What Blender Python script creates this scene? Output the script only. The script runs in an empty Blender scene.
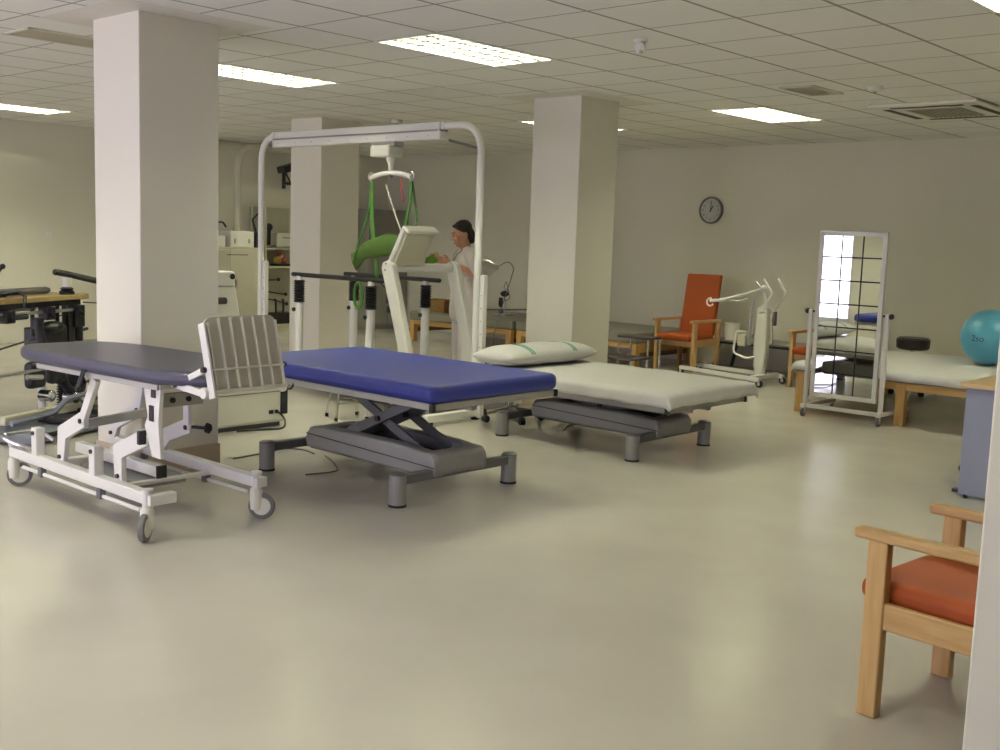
import bpy, bmesh, math, random
from mathutils import Vector, Matrix, Euler, Quaternion
random.seed(7)
S = bpy.context.scene
COL = S.collection
PI = math.pi

# ------------------------------------------------------------------ camera
cam_d = bpy.data.cameras.new('camera'); cam = bpy.data.objects.new('camera', cam_d); COL.objects.link(cam)
FPX, YAW, PITCH, ROLL = 1092.06, 0.734, -0.125, 0.034
cam_d.sensor_width = 36.0; cam_d.lens = 36.0 * FPX / 1000.0
cam_d.clip_start = 0.05; cam_d.clip_end = 200
_f = Vector((math.cos(YAW) * math.cos(PITCH), math.sin(YAW) * math.cos(PITCH), math.sin(PITCH)))
_r0 = Vector((math.sin(YAW), -math.cos(YAW), 0)); _u0 = _r0.cross(_f)
_r = math.cos(ROLL) * _r0 + math.sin(ROLL) * _u0; _u = -math.sin(ROLL) * _r0 + math.cos(ROLL) * _u0
_m = Matrix((_r, _u, -_f)).transposed().to_4x4(); _m.translation = (-5.57, -3.324, 1.56)
cam.matrix_world = _m
S.camera = cam

# ------------------------------------------------------------------ world, light, exposure
w = bpy.data.worlds.new('world'); S.world = w; w.use_nodes = True
bgn = w.node_tree.nodes['Background']
bgn.inputs['Color'].default_value = (1.0, 0.93, 1.16, 1); bgn.inputs['Strength'].default_value = 2.3
TUBE_STRENGTH = 60.0
S.view_settings.view_transform = 'Standard'; S.view_settings.look = 'None'
S.view_settings.gamma = 1.0; S.view_settings.use_curve_mapping = False
S.view_settings.exposure = 1.0
S.cycles.use_denoising = True
S.cycles.max_bounces = 10; S.cycles.diffuse_bounces = 6; S.cycles.glossy_bounces = 5; S.cycles.transparent_max_bounces = 12
S.cycles.sample_clamp_indirect = 6.0
S.cycles.caustics_reflective = False; S.cycles.caustics_refractive = False

# ------------------------------------------------------------------ helpers
def lin(c):
    if isinstance(c, str):
        c = [int(c[i:i + 2], 16) / 255 for i in (0, 2, 4)]
        c = [x / 12.92 if x <= .04045 else ((x + .055) / 1.055) ** 2.4 for x in c]
    return (c[0], c[1], c[2], 1)

MATS = {}
def mat(name, color, rough=.5, metal=0., var=.06, scale=8., bump=0., bscale=60., coat=0., emit=0., spec=.5, alpha=None):
    if name in MATS: return MATS[name]
    m = bpy.data.materials.new(name); m.use_nodes = True; nt = m.node_tree; b = nt.nodes['Principled BSDF']
    col = lin(color)
    tc = nt.nodes.new('ShaderNodeTexCoord'); nz = nt.nodes.new('ShaderNodeTexNoise')
    nz.inputs['Scale'].default_value = scale; nz.inputs['Detail'].default_value = 3
    nt.links.new(tc.outputs['Object'], nz.inputs['Vector'])
    mx = nt.nodes.new('ShaderNodeMix'); mx.data_type = 'RGBA'
    mx.inputs[6].default_value = [max(0, x * (1 - var)) for x in col[:3]] + [1]
    mx.inputs[7].default_value = [min(1, x * (1 + var)) for x in col[:3]] + [1]
    nt.links.new(nz.outputs['Fac'], mx.inputs[0]); nt.links.new(mx.outputs[2], b.inputs['Base Color'])
    b.inputs['Roughness'].default_value = rough; b.inputs['Metallic'].default_value = metal
    b.inputs['Specular IOR Level'].default_value = spec
    b.inputs['Coat Weight'].default_value = coat
    if emit:
        b.inputs['Emission Color'].default_value = col; b.inputs['Emission Strength'].default_value = emit
    if bump:
        n2 = nt.nodes.new('ShaderNodeTexNoise'); n2.inputs['Scale'].default_value = bscale; n2.inputs['Detail'].default_value = 4
        nt.links.new(tc.outputs['Object'], n2.inputs['Vector'])
        bp = nt.nodes.new('ShaderNodeBump'); bp.inputs['Strength'].default_value = bump; bp.inputs['Distance'].default_value = .01
        nt.links.new(n2.outputs['Fac'], bp.inputs['Height']); nt.links.new(bp.outputs['Normal'], b.inputs['Normal'])
    MATS[name] = m
    return m

def wood(name, c1, c2, rough=.4, axis=1, sc=9.):
    if name in MATS: return MATS[name]
    m = bpy.data.materials.new(name); m.use_nodes = True; nt = m.node_tree; b = nt.nodes['Principled BSDF']
    tc = nt.nodes.new('ShaderNodeTexCoord'); mp = nt.nodes.new('ShaderNodeMapping')
    s = [sc * 4, sc * 4, sc * 4]; s[axis] = sc * .35; mp.inputs['Scale'].default_value = s
    nz = nt.nodes.new('ShaderNodeTexNoise'); nz.inputs['Scale'].default_value = 1; nz.inputs['Detail'].default_value = 5; nz.inputs['Distortion'].default_value = .6
    nt.links.new(tc.outputs['Object'], mp.inputs['Vector']); nt.links.new(mp.outputs['Vector'], nz.inputs['Vector'])
    cr = nt.nodes.new('ShaderNodeValToRGB'); cr.color_ramp.elements[0].color = lin(c1); cr.color_ramp.elements[1].color = lin(c2)
    cr.color_ramp.elements[0].position = .3; cr.color_ramp.elements[1].position = .7
    nt.links.new(nz.outputs['Fac'], cr.inputs['Fac']); nt.links.new(cr.outputs['Color'], b.inputs['Base Color'])
    b.inputs['Roughness'].default_value = rough
    MATS[name] = m
    return m

def V(*a): return Vector(a[0]) if len(a) == 1 else Vector(a)

def fillet(pts, rad, n=6, closed=False):
    pts = [V(p) for p in pts]; out = []
    N = len(pts)
    for i, p in enumerate(pts):
        if not closed and i in (0, N - 1): out.append(p); continue
        a = pts[(i - 1) % N] - p; b = pts[(i + 1) % N] - p
        r = min(rad, a.length * .49, b.length * .49)
        pa = p + a.normalized() * r; pb = p + b.normalized() * r
        for k in range(n + 1):
            t = k / n
            out.append(pa * (1 - t) ** 2 + p * 2 * t * (1 - t) + pb * t * t)
    return out

class MB:
    def __init__(s): s.bm = bmesh.new()
    def _add(s, vs, fs):
        v = [s.bm.verts.new(p) for p in vs]
        for f in fs:
            try: s.bm.faces.new([v[i] for i in f])
            except ValueError: pass
        return s
    def obox(s, M):
        vs = [M @ V((x, y, z)) for x in (-.5, .5) for y in (-.5, .5) for z in (-.5, .5)]
        return s._add(vs, [(0, 1, 3, 2), (4, 6, 7, 5), (0, 4, 5, 1), (2, 3, 7, 6), (0, 2, 6, 4), (1, 5, 7, 3)])
    def box(s, c, d, rot=(0, 0, 0)):
        return s.obox(Matrix.Translation(c) @ Euler(rot).to_matrix().to_4x4() @ Matrix.Diagonal((*d, 1)))
    def bb(s, x0, x1, y0, y1, z0, z1):
        return s.box(((x0 + x1) / 2, (y0 + y1) / 2, (z0 + z1) / 2), (abs(x1 - x0), abs(y1 - y0), abs(z1 - z0)))
    def beam(s, p0, p1, wd, ht, up=(0, 0, 1), ext=0.):
        p0, p1 = V(p0), V(p1); d = (p1 - p0); L = d.length; d = d / L
        u = V(up); 
        if abs(d.dot(u)) > .98: u = V((0, 1, 0))
        sd = d.cross(u).normalized(); u = sd.cross(d).normalized()
        M = Matrix((d * (L + 2 * ext), sd * wd, u * ht)).transposed().to_4x4(); M.translation = (p0 + p1) / 2
        return s.obox(M)
    def tube(s, pts, r, seg=10, closed=False):
        pts = [V(p) for p in pts]; N = len(pts); rs = r if isinstance(r, (list, tuple)) else [r] * N
        rings = []; prev = None
        for i, p in enumerate(pts):
            if closed: t = pts[(i + 1) % N] - pts[(i - 1) % N]
            else: t = pts[min(i + 1, N - 1)] - pts[max(i - 1, 0)]
            t = t.normalized()
            if prev is None:
                a = V((0, 0, 1)) if abs(t.z) < .9 else V((1, 0, 0)); n = t.cross(a).normalized()
            else:
                n = prev - t * prev.dot(t)
                n = n.normalized() if n.length > 1e-6 else t.orthogonal().normalized()
            prev = n; b = t.cross(n)
            rings.append([s.bm.verts.new(p + (n * math.cos(2 * PI * k / seg) + b * math.sin(2 * PI * k / seg)) * rs[i]) for k in range(seg)])
        for i in range(N if closed else N - 1):
            A, B = rings[i], rings[(i + 1) % N]
            for k in range(seg):
                s.bm.faces.new((A[k], A[(k + 1) % seg], B[(k + 1) % seg], B[k]))
        if not closed:
            s.bm.faces.new(rings[0][::-1]); s.bm.faces.new(rings[-1])
        return s
    def cyl(s, p0, p1, r0, r1=None, seg=16): return s.tube([p0, p1], [r0, r1 if r1 is not None else r0], seg)
    def lathe(s, prof, c, axis=(0, 0, 1), seg=20):
        q = V((0, 0, 1)).rotation_difference(V(axis)); c = V(c); rings = []
        for r, z in prof:
            if r < 1e-6: rings.append([s.bm.verts.new(c + q @ V((0, 0, z)))])
            else: rings.append([s.bm.verts.new(c + q @ V((r * math.cos(2 * PI * k / seg), r * math.sin(2 * PI * k / seg), z))) for k in range(seg)])
        for A, B in zip(rings, rings[1:]):
            for k in range(seg):
                k2 = (k + 1) % seg
                if len(A) == 1 and len(B) == 1: continue
                if len(A) == 1: s.bm.faces.new((A[0], B[k], B[k2]))
                elif len(B) == 1: s.bm.faces.new((A[k], A[k2], B[0]))
                else: s.bm.faces.new((A[k], A[k2], B[k2], B[k]))
        if len(rings[0]) > 1: s.bm.faces.new(rings[0][::-1])
        if len(rings[-1]) > 1: s.bm.faces.new(rings[-1])
        return s
    def sph(s, c, r, seg=16, rot=None):
        r = (r, r, r) if not isinstance(r, (tuple, list)) else r
        M = Matrix.Translation(c) @ (rot.to_4x4() if rot else Matrix.Identity(4)) @ Matrix.Diagonal((*r, 1))
        bmesh.ops.create_uvsphere(s.bm, u_segments=seg, v_segments=max(6, seg * 2 // 3), radius=1, matrix=M)
        return s
    def cap(s, p0, p1, r0, r1, seg=14):
        s.sph(p0, r0, seg); s.sph(p1, r1, seg); s.tube([p0, p1], [r0, r1], seg); return s
    def prism(s, poly, plane, lo, hi):
        f = {'xy': lambda a, b, t: (a, b, t), 'xz': lambda a, b, t: (a, t, b), 'yz': lambda a, b, t: (t, a, b)}[plane]
        n = len(poly); vs = [f(a, b, lo) for a, b in poly] + [f(a, b, hi) for a, b in poly]
        return s._add(vs, [tuple(range(n)), tuple(range(2 * n - 1, n - 1, -1))] + [(i, (i + 1) % n, n + (i + 1) % n, n + i) for i in range(n)])
    def grid(s, fn, nu, nv, closed_u=False):
        g = [[s.bm.verts.new(fn(i / nu, j / nv)) for j in range(nv + 1)] for i in range(nu + 1)]
        for i in range(nu):
            for j in range(nv): s.bm.faces.new((g[i][j], g[i + 1][j], g[i + 1][j + 1], g[i][j + 1]))
        return s
    def xf(s, M):
        bmesh.ops.transform(s.bm, matrix=M, verts=s.bm.verts[:]); return s

def world_loc(o):
    v = V((0, 0, 0))
    while o: v += o.location; o = o.parent
    return v

def build(name, mb, m, parent=None, bevel=0., segs=2, smooth=35, sub=0, solid=0., remesh=0., smooth_it=0, loc=None):
    me = bpy.data.meshes.new(name)
    bmesh.ops.recalc_face_normals(mb.bm, faces=mb.bm.faces[:])
    off = world_loc(parent) if parent else V(loc or (0, 0, 0))
    bmesh.ops.translate(mb.bm, verts=mb.bm.verts[:], vec=-off)
    mb.bm.to_mesh(me); mb.bm.free()
    o = bpy.data.objects.new(name, me); COL.objects.link(o)
    if parent: o.parent = parent
    else: o.location = off
    for mm in (m if isinstance(m, (list, tuple)) else [m]): me.materials.append(mm)
    if solid:
        q = o.modifiers.new('solid', 'SOLIDIFY'); q.thickness = solid; q.offset = 0
    if bevel:
        q = o.modifiers.new('bevel', 'BEVEL'); q.width = bevel; q.segments = segs; q.limit_method = 'ANGLE'; q.angle_limit = math.radians(30); q.harden_normals = False
    if remesh:
        q = o.modifiers.new('remesh', 'REMESH'); q.mode = 'VOXEL'; q.voxel_size = remesh; q.use_smooth_shade = True
        if smooth_it:
            q = o.modifiers.new('smooth', 'SMOOTH'); q.factor = .5; q.iterations = smooth_it
    if sub:
        q = o.modifiers.new('sub', 'SUBSURF'); q.levels = sub; q.render_levels = sub
    if smooth:
        for p in me.polygons: p.use_smooth = True
        if not remesh and not sub:
            me.set_sharp_from_angle(angle=math.radians(smooth))
    return o

def tag(o, label=None, cat=None, group=None, kind=None):
    for k, v in (('label', label), ('category', cat), ('group', group), ('kind', kind)):
        if v: o[k] = v
    return o

def thing(name, loc, label, cat, group=None, kind=None):
    o = bpy.data.objects.new(name, None); COL.objects.link(o); o.location = loc; o.empty_display_size = .1
    return tag(o, label, cat, group, kind)

def kids(o): return [c for c in bpy.data.objects if c.parent == o]
def dup(root, loc, rz, label, group=None):
    r = root.copy(); COL.objects.link(r); r.location = loc; r.rotation_euler = (0, 0, rz)
    tag(r, label, None, group)
    for ch in kids(root):
        c = ch.copy(); COL.objects.link(c); c.parent = r
        for g in kids(ch):
            d = g.copy(); COL.objects.link(d); d.parent = c
    return r

def text_bm(mb, s, size, M, ex=.0005):
    cu = bpy.data.curves.new('t', 'FONT'); cu.body = s; cu.size = size; cu.align_x = 'CENTER'; cu.align_y = 'CENTER'; cu.extrude = ex
    ob = bpy.data.objects.new('t', cu); COL.objects.link(ob)
    me = bpy.data.meshes.new_from_object(ob); 
    b2 = bmesh.new(); b2.from_mesh(me); bmesh.ops.transform(b2, matrix=M, verts=b2.verts[:])
    idx = {}
    for v in b2.verts: idx[v] = mb.bm.verts.new(v.co)
    for f in b2.faces:
        try: mb.bm.faces.new([idx[v] for v in f.verts])
        except ValueError: pass
    b2.free(); bpy.data.objects.remove(ob); bpy.data.curves.remove(cu); bpy.data.meshes.remove(me)

# ------------------------------------------------------------------ materials
white_metal = mat('white_metal', 'd9d8d5', .35, 0, .03)
grey_metal = mat('grey_metal', '8f8e8f', .42, .2, .05)
dark_metal = mat('dark_grey_metal', '69696c', .45, .2, .05)
steel = mat('brushed_steel', 'b9b9b6', .28, .9, .05)
chrome = mat('chrome', 'd8d8d8', .12, 1.0, .02)
black_plastic = mat('black_plastic', '17171a', .45, 0, .1)
rubber = mat('black_rubber', '1d1d1e', .75, 0, .1)
grey_rubber = mat('grey_rubber', '6f6f70', .6, 0, .05)
white_plastic = mat('white_plastic', 'd6d5cc', .4, 0, .03)
cream_plastic = mat('cream_plastic', 'bdbba6', .45, 0, .03)
beech = wood('beech_wood', 'b28e5a', 'c4a26f', .35, 2)
beech_h = wood('beech_wood_along', 'b28e5a', 'c4a26f', .35, 1)
pine = wood('pine_wood', 'b98f50', 'cda868', .4, 2)
pine_h = wood('pine_wood_along', 'b98f50', 'cda868', .4, 1)
orange = mat('orange_vinyl', '9c481b', .6, 0, .06, 14, .12, 250, spec=.3)
navy = mat('dark_navy_vinyl', '3e3d54', .38, 0, .05, 6, .08, 200)
blue = mat('royal_blue_vinyl', '2c3688', .4, 0, .05, 6, .08, 200, spec=.4)
greyvinyl = mat('grey_vinyl', '77746a', .45, 0, .05, 6, .08, 200)
linen = mat('white_linen', 'c9c9c7', .85, 0, .03, 5, .12, 30)
green_strap = mat('green_webbing', '3f6b28', .75, 0, .15, 60)
green_cloth = mat('green_sling_cloth', '3d5a17', .8, 0, .08, 12, .2, 120)
wall_paint = mat('cream_wall_paint', 'd6d3c2', .6, 0, .02, 2, .05, 90)
column_paint = mat('column_paint', 'dcd8cb', .55, 0, .02, 2, .05, 90)
base_tile = mat('tan_baseboard_tile', 'bfae97', .3, 0, .06, 6)

# ------------------------------------------------------------------ setting
X0, X1, Y0, Y1, H = -7.6, 7.03, -6.2, 10.75, 2.834

def floor_material():
    m = bpy.data.materials.new('polished_vinyl_floor'); m.use_nodes = True; nt = m.node_tree; b = nt.nodes['Principled BSDF']
    tc = nt.nodes.new('ShaderNodeTexCoord')
    n1 = nt.nodes.new('ShaderNodeTexNoise'); n1.inputs['Scale'].default_value = 1.3; n1.inputs['Detail'].default_value = 5
    nt.links.new(tc.outputs['Object'], n1.inputs['Vector'])
    cr = nt.nodes.new('ShaderNodeValToRGB'); cr.color_ramp.elements[0].color = lin('b9b4ab'); cr.color_ramp.elements[1].color = lin('c2beb5')
    cr.color_ramp.elements[0].position = .3; cr.color_ramp.elements[1].position = .7
    nt.links.new(n1.outputs['Fac'], cr.inputs['Fac']); nt.links.new(cr.outputs['Color'], b.inputs['Base Color'])
    n2 = nt.nodes.new('ShaderNodeTexNoise'); n2.inputs['Scale'].default_value = 3.0; n2.inputs['Detail'].default_value = 6
    nt.links.new(tc.outputs['Object'], n2.inputs['Vector'])
    mr = nt.nodes.new('ShaderNodeMapRange'); mr.inputs[3].default_value = .15; mr.inputs[4].default_value = .26
    nt.links.new(n2.outputs['Fac'], mr.inputs[0]); nt.links.new(mr.outputs[0], b.inputs['Roughness'])
    n3 = nt.nodes.new('ShaderNodeTexNoise'); n3.inputs['Scale'].default_value = 2.2; n3.inputs['Detail'].default_value = 2
    nt.links.new(tc.outputs['Object'], n3.inputs['Vector'])
    bp = nt.nodes.new('ShaderNodeBump'); bp.inputs['Strength'].default_value = .03; bp.inputs['Distance'].default_value = .01
    nt.links.new(n3.outputs['Fac'], bp.inputs['Height']); nt.links.new(bp.outputs['Normal'], b.inputs['Normal'])
    b.inputs['Specular IOR Level'].default_value = .5
    return m

def ceiling_material():
    m = bpy.data.materials.new('suspended_tile_ceiling'); m.use_nodes = True; nt = m.node_tree; b = nt.nodes['Principled BSDF']
    tc = nt.nodes.new('ShaderNodeTexCoord'); sp = nt.nodes.new('ShaderNodeSeparateXYZ'); nt.links.new(tc.outputs['Object'], sp.inputs[0])
    def line(sock, width):
        a = nt.nodes.new('ShaderNodeMath'); a.operation = 'PINGPONG'; a.inputs[1].default_value = .3
        nt.links.new(sock, a.inputs[0])
        c = nt.nodes.new('ShaderNodeMath'); c.operation = 'LESS_THAN'; c.inputs[1].default_value = width
        nt.links.new(a.outputs[0], c.inputs[0]); return c.outputs[0]
    # pingpong(.3) is 0 at every 0.6 m
    lx = line(sp.outputs['X'], .007); ly = line(sp.outputs['Y'], .011)
    mxm = nt.nodes.new('ShaderNodeMath'); mxm.operation = 'MAXIMUM'; nt.links.new(lx, mxm.inputs[0]); nt.links.new(ly, mxm.inputs[1])
    nz = nt.nodes.new('ShaderNodeTexNoise'); nz.inputs['Scale'].default_value = 90; nz.inputs['Detail'].default_value = 2
    nt.links.new(tc.outputs['Object'], nz.inputs['Vector'])
    n4 = nt.nodes.new('ShaderNodeTexWhiteNoise'); n4.noise_dimensions = '2D'
    sn = nt.nodes.new('ShaderNodeVectorMath'); sn.operation = 'SNAP'; sn.inputs[1].default_value = (.6, .6, .6)
    nt.links.new(tc.outputs['Object'], sn.inputs[0]); nt.links.new(sn.outputs[0], n4.inputs['Vector'])
    ma = nt.nodes.new('ShaderNodeMath'); ma.operation = 'MULTIPLY_ADD'; ma.inputs[1].default_value = .35; nt.links.new(n4.outputs['Value'], ma.inputs[0]); nt.links.new(nz.outputs['Fac'], ma.inputs[2])
    t = nt.nodes.new('ShaderNodeMix'); t.data_type = 'RGBA'; t.inputs[6].default_value = lin('e2e1dc'); t.inputs[7].default_value = lin('e8e7e3')
    nt.links.new(ma.outputs[0], t.inputs[0])
    t2 = nt.nodes.new('ShaderNodeMix'); t2.data_type = 'RGBA'; t2.inputs[7].default_value = lin('9a958b')
    nt.links.new(t.outputs[2], t2.inputs[6]); nt.links.new(mxm.outputs[0], t2.inputs[0]); nt.links.new(t2.outputs[2], b.inputs['Base Color'])
    bp = nt.nodes.new('ShaderNodeBump'); bp.inputs['Strength'].default_value = .6; bp.inputs['Distance'].default_value = .006; bp.invert = True
    nt.links.new(mxm.outputs[0], bp.inputs['Height']); nt.links.new(bp.outputs['Normal'], b.inputs['Normal'])
    b.inputs['Roughness'].default_value = .85
    return m

fl = MB(); fl.bb(X0 - .2, X1 + .2, Y0 - .2, Y1 + .2, -.12, 0)
tag(build('floor', fl, floor_material(), smooth=0), 'pale beige polished vinyl floor across the whole room', 'floor', None, 'structure')

# lamps: (x start, y start) of 1.2 x 0.6 m recessed luminaires on the 0.6 m ceiling grid
LAMPS = [(-.6, 1.8, 'large louvred ceiling light above the royal blue treatment table'),
         (-.6, 4.2, 'louvred ceiling light half hidden behind the front left column'),
         (-.6, 9.0, 'louvred ceiling light farthest left by the green-grey wall'),
         (-.6, -1.8, 'louvred ceiling light cut by the top right picture corner'),
         (3.6, 1.8, 'louvred ceiling light between the middle column and the ceiling cassette'),
         (3.6, 4.2, 'louvred ceiling light hidden mostly behind the middle column head'),
         (3.6, 8.4, 'louvred ceiling light beyond the overhead lift motor'),
         (-4.8, 1.8, 'louvred ceiling light nearest the tall windows'),
         (-4.8, -1.8, 'louvred ceiling light near the entrance'),
         (3.6, -1.8, 'louvred ceiling light beyond the right picture edge'),
         (-4.8, 4.2, 'louvred ceiling light by the second tall window')]
cells = set()
for x, y, _ in LAMPS:
    for k in (0, 1): cells.add((round(x / .6) + k, round(y / .6)))
ce = MB()
i0, i1 = math.floor((X0 - .2) / .6), math.ceil((X1 + .2) / .6); j0, j1 = math.floor((Y0 - .2) / .6), math.ceil((Y1 + .2) / .6)
for i in range(i0, i1):
    for j in range(j0, j1):
        if (i, j) in cells: continue
        ce.bb(max(i * .6, X0 - .2), min(i * .6 + .6, X1 + .2), max(j * .6, Y0 - .2), min(j * .6 + .6, Y1 + .2), H, H + .03)
tag(build('ceiling', ce, ceiling_material(), smooth=0), 'suspended white tile ceiling with a visible square grid', 'ceiling', None, 'structure')

# walls
wb = MB(); wb.bb(X1, X1 + .2, Y0 - .2, Y1 + .2, 0, H + .3)
tag(build('wall_back', wb, wall_paint, smooth=0), 'plain cream wall holding the round clock', 'wall', None, 'structure')
wl = MB(); wl.bb(X0, X1, Y1, Y1 + .2, 0, H + .3)
tag(build('wall_left', wl, wall_paint, smooth=0), 'plain cream wall at the far left behind the therapy tables', 'wall', None, 'structure')
wr = MB(); wr.bb(X0, X1, Y0 - .2, Y0, 0, H + .3)
tag(build('wall_right', wr, wall_paint, smooth=0), 'plain cream wall on the right outside the picture', 'wall', None, 'structure')
WINS = [(-1.4, 1.2), (1.9, 4.9), (6.17, 9.4)]
SILL, HEAD = .12, 2.5
wf = MB(); ys = [Y0]
for a, b in WINS: ys += [a, b]
ys.append(Y1)
for k in range(0, len(ys), 2): wf.bb(X0 - .2, X0, ys[k], ys[k + 1], 0, H + .3)
for a, b in WINS:
    wf.bb(X0 - .2, X0, a, b, HEAD, H + .3)
    if SILL > 0: wf.bb(X0 - .2, X0, a, b, 0, SILL)
tag(build('wall_front', wf, wall_paint, smooth=0), 'cream wall with the tall windows, seen only in the mirror', 'wall', None, 'structure')
wn = MB(); wn.bb(-3.2, -3.02, Y0, -2.575, 0, H)
tag(build('wall_entrance', wn, mat('entrance_wall_paint', 'cbc8bf', .6, 0, .02, 2, .05, 90), bevel=.006), 'pale grey end of the entrance wall at the right picture edge', 'wall', None, 'structure')
glass = bpy.data.materials.new('window_glass'); glass.use_nodes = True
nt = glass.node_tree; nt.nodes.clear()
o_ = nt.nodes.new('ShaderNodeOutputMaterial'); tr = nt.nodes.new('ShaderNodeBsdfTransparent'); gl = nt.nodes.new('ShaderNodeBsdfGlossy'); gl.inputs['Roughness'].default_value = .02
mx = nt.nodes.new('ShaderNodeMixShader'); fr = nt.nodes.new('ShaderNodeLayerWeight'); fr.inputs['Blend'].default_value = .15
nt.links.new(fr.outputs['Facing'], mx.inputs[0]); nt.links.new(tr.outputs[0], mx.inputs[1]); nt.links.new(gl.outputs[0], mx.inputs[2]); nt.links.new(mx.outputs[0], o_.inputs[0])
for n, (a, b) in enumerate(WINS, 1):
    t = thing('window_%d' % n, (X0, (a + b) / 2, SILL), 'tall white framed window %s' % ('nearest the entrance', 'in the middle of the window wall', 'farthest along, reflected in the wheeled mirror')[n - 1], 'window', None, 'structure')
    q = MB(); 
    for yy in (a + .03, b - .03): q.bb(X0 - .14, X0 - .06, yy - .03, yy + .03, SILL, HEAD)
    for zz in (SILL + .03, HEAD - .03): q.bb(X0 - .14, X0 - .06, a, b, zz - .03, zz + .03)
    q.bb(X0 - .13, X0 - .07, (a + b) / 2 - .025, (a + b) / 2 + .025, SILL, HEAD)
    build('window_frame', q, white_metal, t, .004)
    q = MB(); q.bb(X0 - .103, X0 - .097, a + .05, b - .05, SILL + .05, HEAD - .05); build('window_pane', q, glass, t, smooth=0)
    pl = bpy.data.lights.new('window_portal', 'AREA'); pl.shape = 'RECTANGLE'; pl.size = HEAD - SILL; pl.size_y = b - a; pl.cycles.is_portal = True
    po = bpy.data.objects.new('window_portal', pl); COL.objects.link(po); po.location = (X0 - .2, (a + b) / 2, (SILL + HEAD) / 2); po.rotation_euler = (0, -PI / 2, 0)

bs = MB(); bs.bb(X1 - .012, X1, Y0, Y1, 0, .09)
tag(build('baseboard_back', bs, wall_paint, bevel=.003), 'low cream skirting along the clock wall', 'baseboard', None, 'structure')
bs = MB(); bs.bb(X0, X1 - .012, Y1 - .012, Y1, 0, .09)
tag(build('baseboard_left', bs, wall_paint, bevel=.003), 'low cream skirting along the far left wall', 'baseboard', None, 'structure')

COLS = [(-2.068, -1.51, 2.839, 3.394, 'thick square column at the front left beside the tilt table'),
        (2.188, 2.746, 2.814, 3.369, 'square column in the middle behind the white bed'),
        (2.289, 2.847, 6.583, 7.138, 'square column at the back behind the treadmill')]
for x0, x1, y0, y1, lb in COLS:
    t = thing('column', ((x0 + x1) / 2, (y0 + y1) / 2, 0), lb, 'column', None, 'structure')
    q = MB(); q.bb(x0, x1, y0, y1, 0, H + .03); build('shaft', q, column_paint, t, .006, 2)
    q = MB(); q.bb(x0 - .01, x1 + .01, y0 - .01, y1 + .01, 0, .145); build('baseboard', q, base_tile, t, .003)
    q = MB(); q.bb(x0 - .24, x1 + .24, y0 - .24, y1 + .24, H - .0012, H + .01); build('plaster_collar', q, mat('plaster', 'dad6cd', .7), t, smooth=0)

# ------------------------------------------------------------------ ceiling fittings
lamp_white = mat('lamp_white_enamel', 'e8e8e2', .3)
louvre_metal = mat('louvre_aluminium', '9a9e94', .4, .8, .02)
tube_glow = mat('tube_glow', (1.0, .99, .72), .4, 0, 0, emit=TUBE_STRENGTH)
lamp0 = None
for n, (x, y, lb) in enumerate(LAMPS):
    c = (x + .6, y + .3, H)
    if lamp0 is None:
        lamp0 = t = thing('ceiling_light', c, lb, 'ceiling light', 'recessed louvred ceiling lights')
        q = MB(); z0, z1 = H - .004, H + .1
        q.bb(x, x + 1.2, y, y + .6, z1, z1 + .01)
        for a in (x + .005, x + 1.195): q.bb(a - .005, a + .005, y, y + .6, z0, z1)
        for a in (y + .005, y + .595): q.bb(x, x + 1.2, a - .005, a + .005, z0, z1)
        for a in (x + .012, x + 1.188): q.bb(a - .012, a + .012, y, y + .6, H - .005, H + .004)
        for a in (y + .012, y + .588): q.bb(x, x + 1.2, a - .012, a + .012, H - .005, H + .004)
        build('housing', q, lamp_white, t, smooth=0)
        q = MB()
        for k in range(1, 4):
            a = y + .6 * k / 4; q.prism([(a - .02, H + .002), (a + .02, H + .002), (a + .006, H + .036), (a - .006, H + .036)], 'yz', x + .02, x + 1.18)
        for k in range(1, 12):
            a = x + 1.2 * k / 12; q.prism([(a - .012, H + .004), (a + .012, H + .004), (a + .006, H + .035), (a - .006, H + .035)], 'xz', y + .02, y + .58)
        build('louvre', q, louvre_metal, t, smooth=0)
        for k in range(4):
            a = y + .6 * (k + .5) / 4
            q = MB(); q.cyl((x + .04, a, H + .06), (x + 1.16, a, H + .06), .013, seg=8); build('tube', q, tube_glow, t)
    else:
        dup(lamp0, c, 0, lb)

grille_m = mat('vent_grille_enamel', 'c9c4b0', .5)
def vent(x0, x1, y0, y1, lb, ns):
    t = thing('ceiling_vent', ((x0 + x1) / 2, (y0 + y1) / 2, H), lb, 'vent')
    q = MB(); e = .03
    for a in (x0, x1 - e): q.bb(a, a + e, y0, y1, H - .012, H)
    for a in (y0, y1 - e): q.bb(x0, x1, a, a + e, H - .012, H)
    build('frame', q, mat('vent_frame', 'cbc7ba', .5), t, .003)
    q = MB(); q.bb(x0 + e, x1 - e, y0 + e, y1 - e, H - .003, H - .001)
    for k in range(ns):
        a = y0 + e + (y1 - y0 - 2 * e) * (k + .5) / ns; q.box(((x0 + x1) / 2, a, H - .008), (x1 - x0 - 2 * e, .014, .003), (math.radians(12), 0, 0))
    build('grille', q, grille_m, t, smooth=0)
vent(2.56, 3.1, .8, 1.1, 'small beige slatted ceiling vent before the ceiling cassette', 9)
vent(-2.2, -1.0, 4.0, 4.4, 'beige ceiling grille left of the front left column', 10)
t = thing('ceiling_cassette', (4.5, .46, H), 'large square air conditioning cassette in the ceiling at right', 'air conditioner')
q = MB(); x0, x1, y0, y1 = 3.85, 5.05, -.02, .96
q.prism([(x0 + .02, y0 + .02), (x1 - .02, y0 + .02), (x1 - .02, y1 - .02), (x0 + .02, y1 - .02)], 'xy', H - .03, H)
build('panel', q, mat('cassette_panel', 'dedbd0', .45), t, .02, 3)
q = MB()
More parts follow.
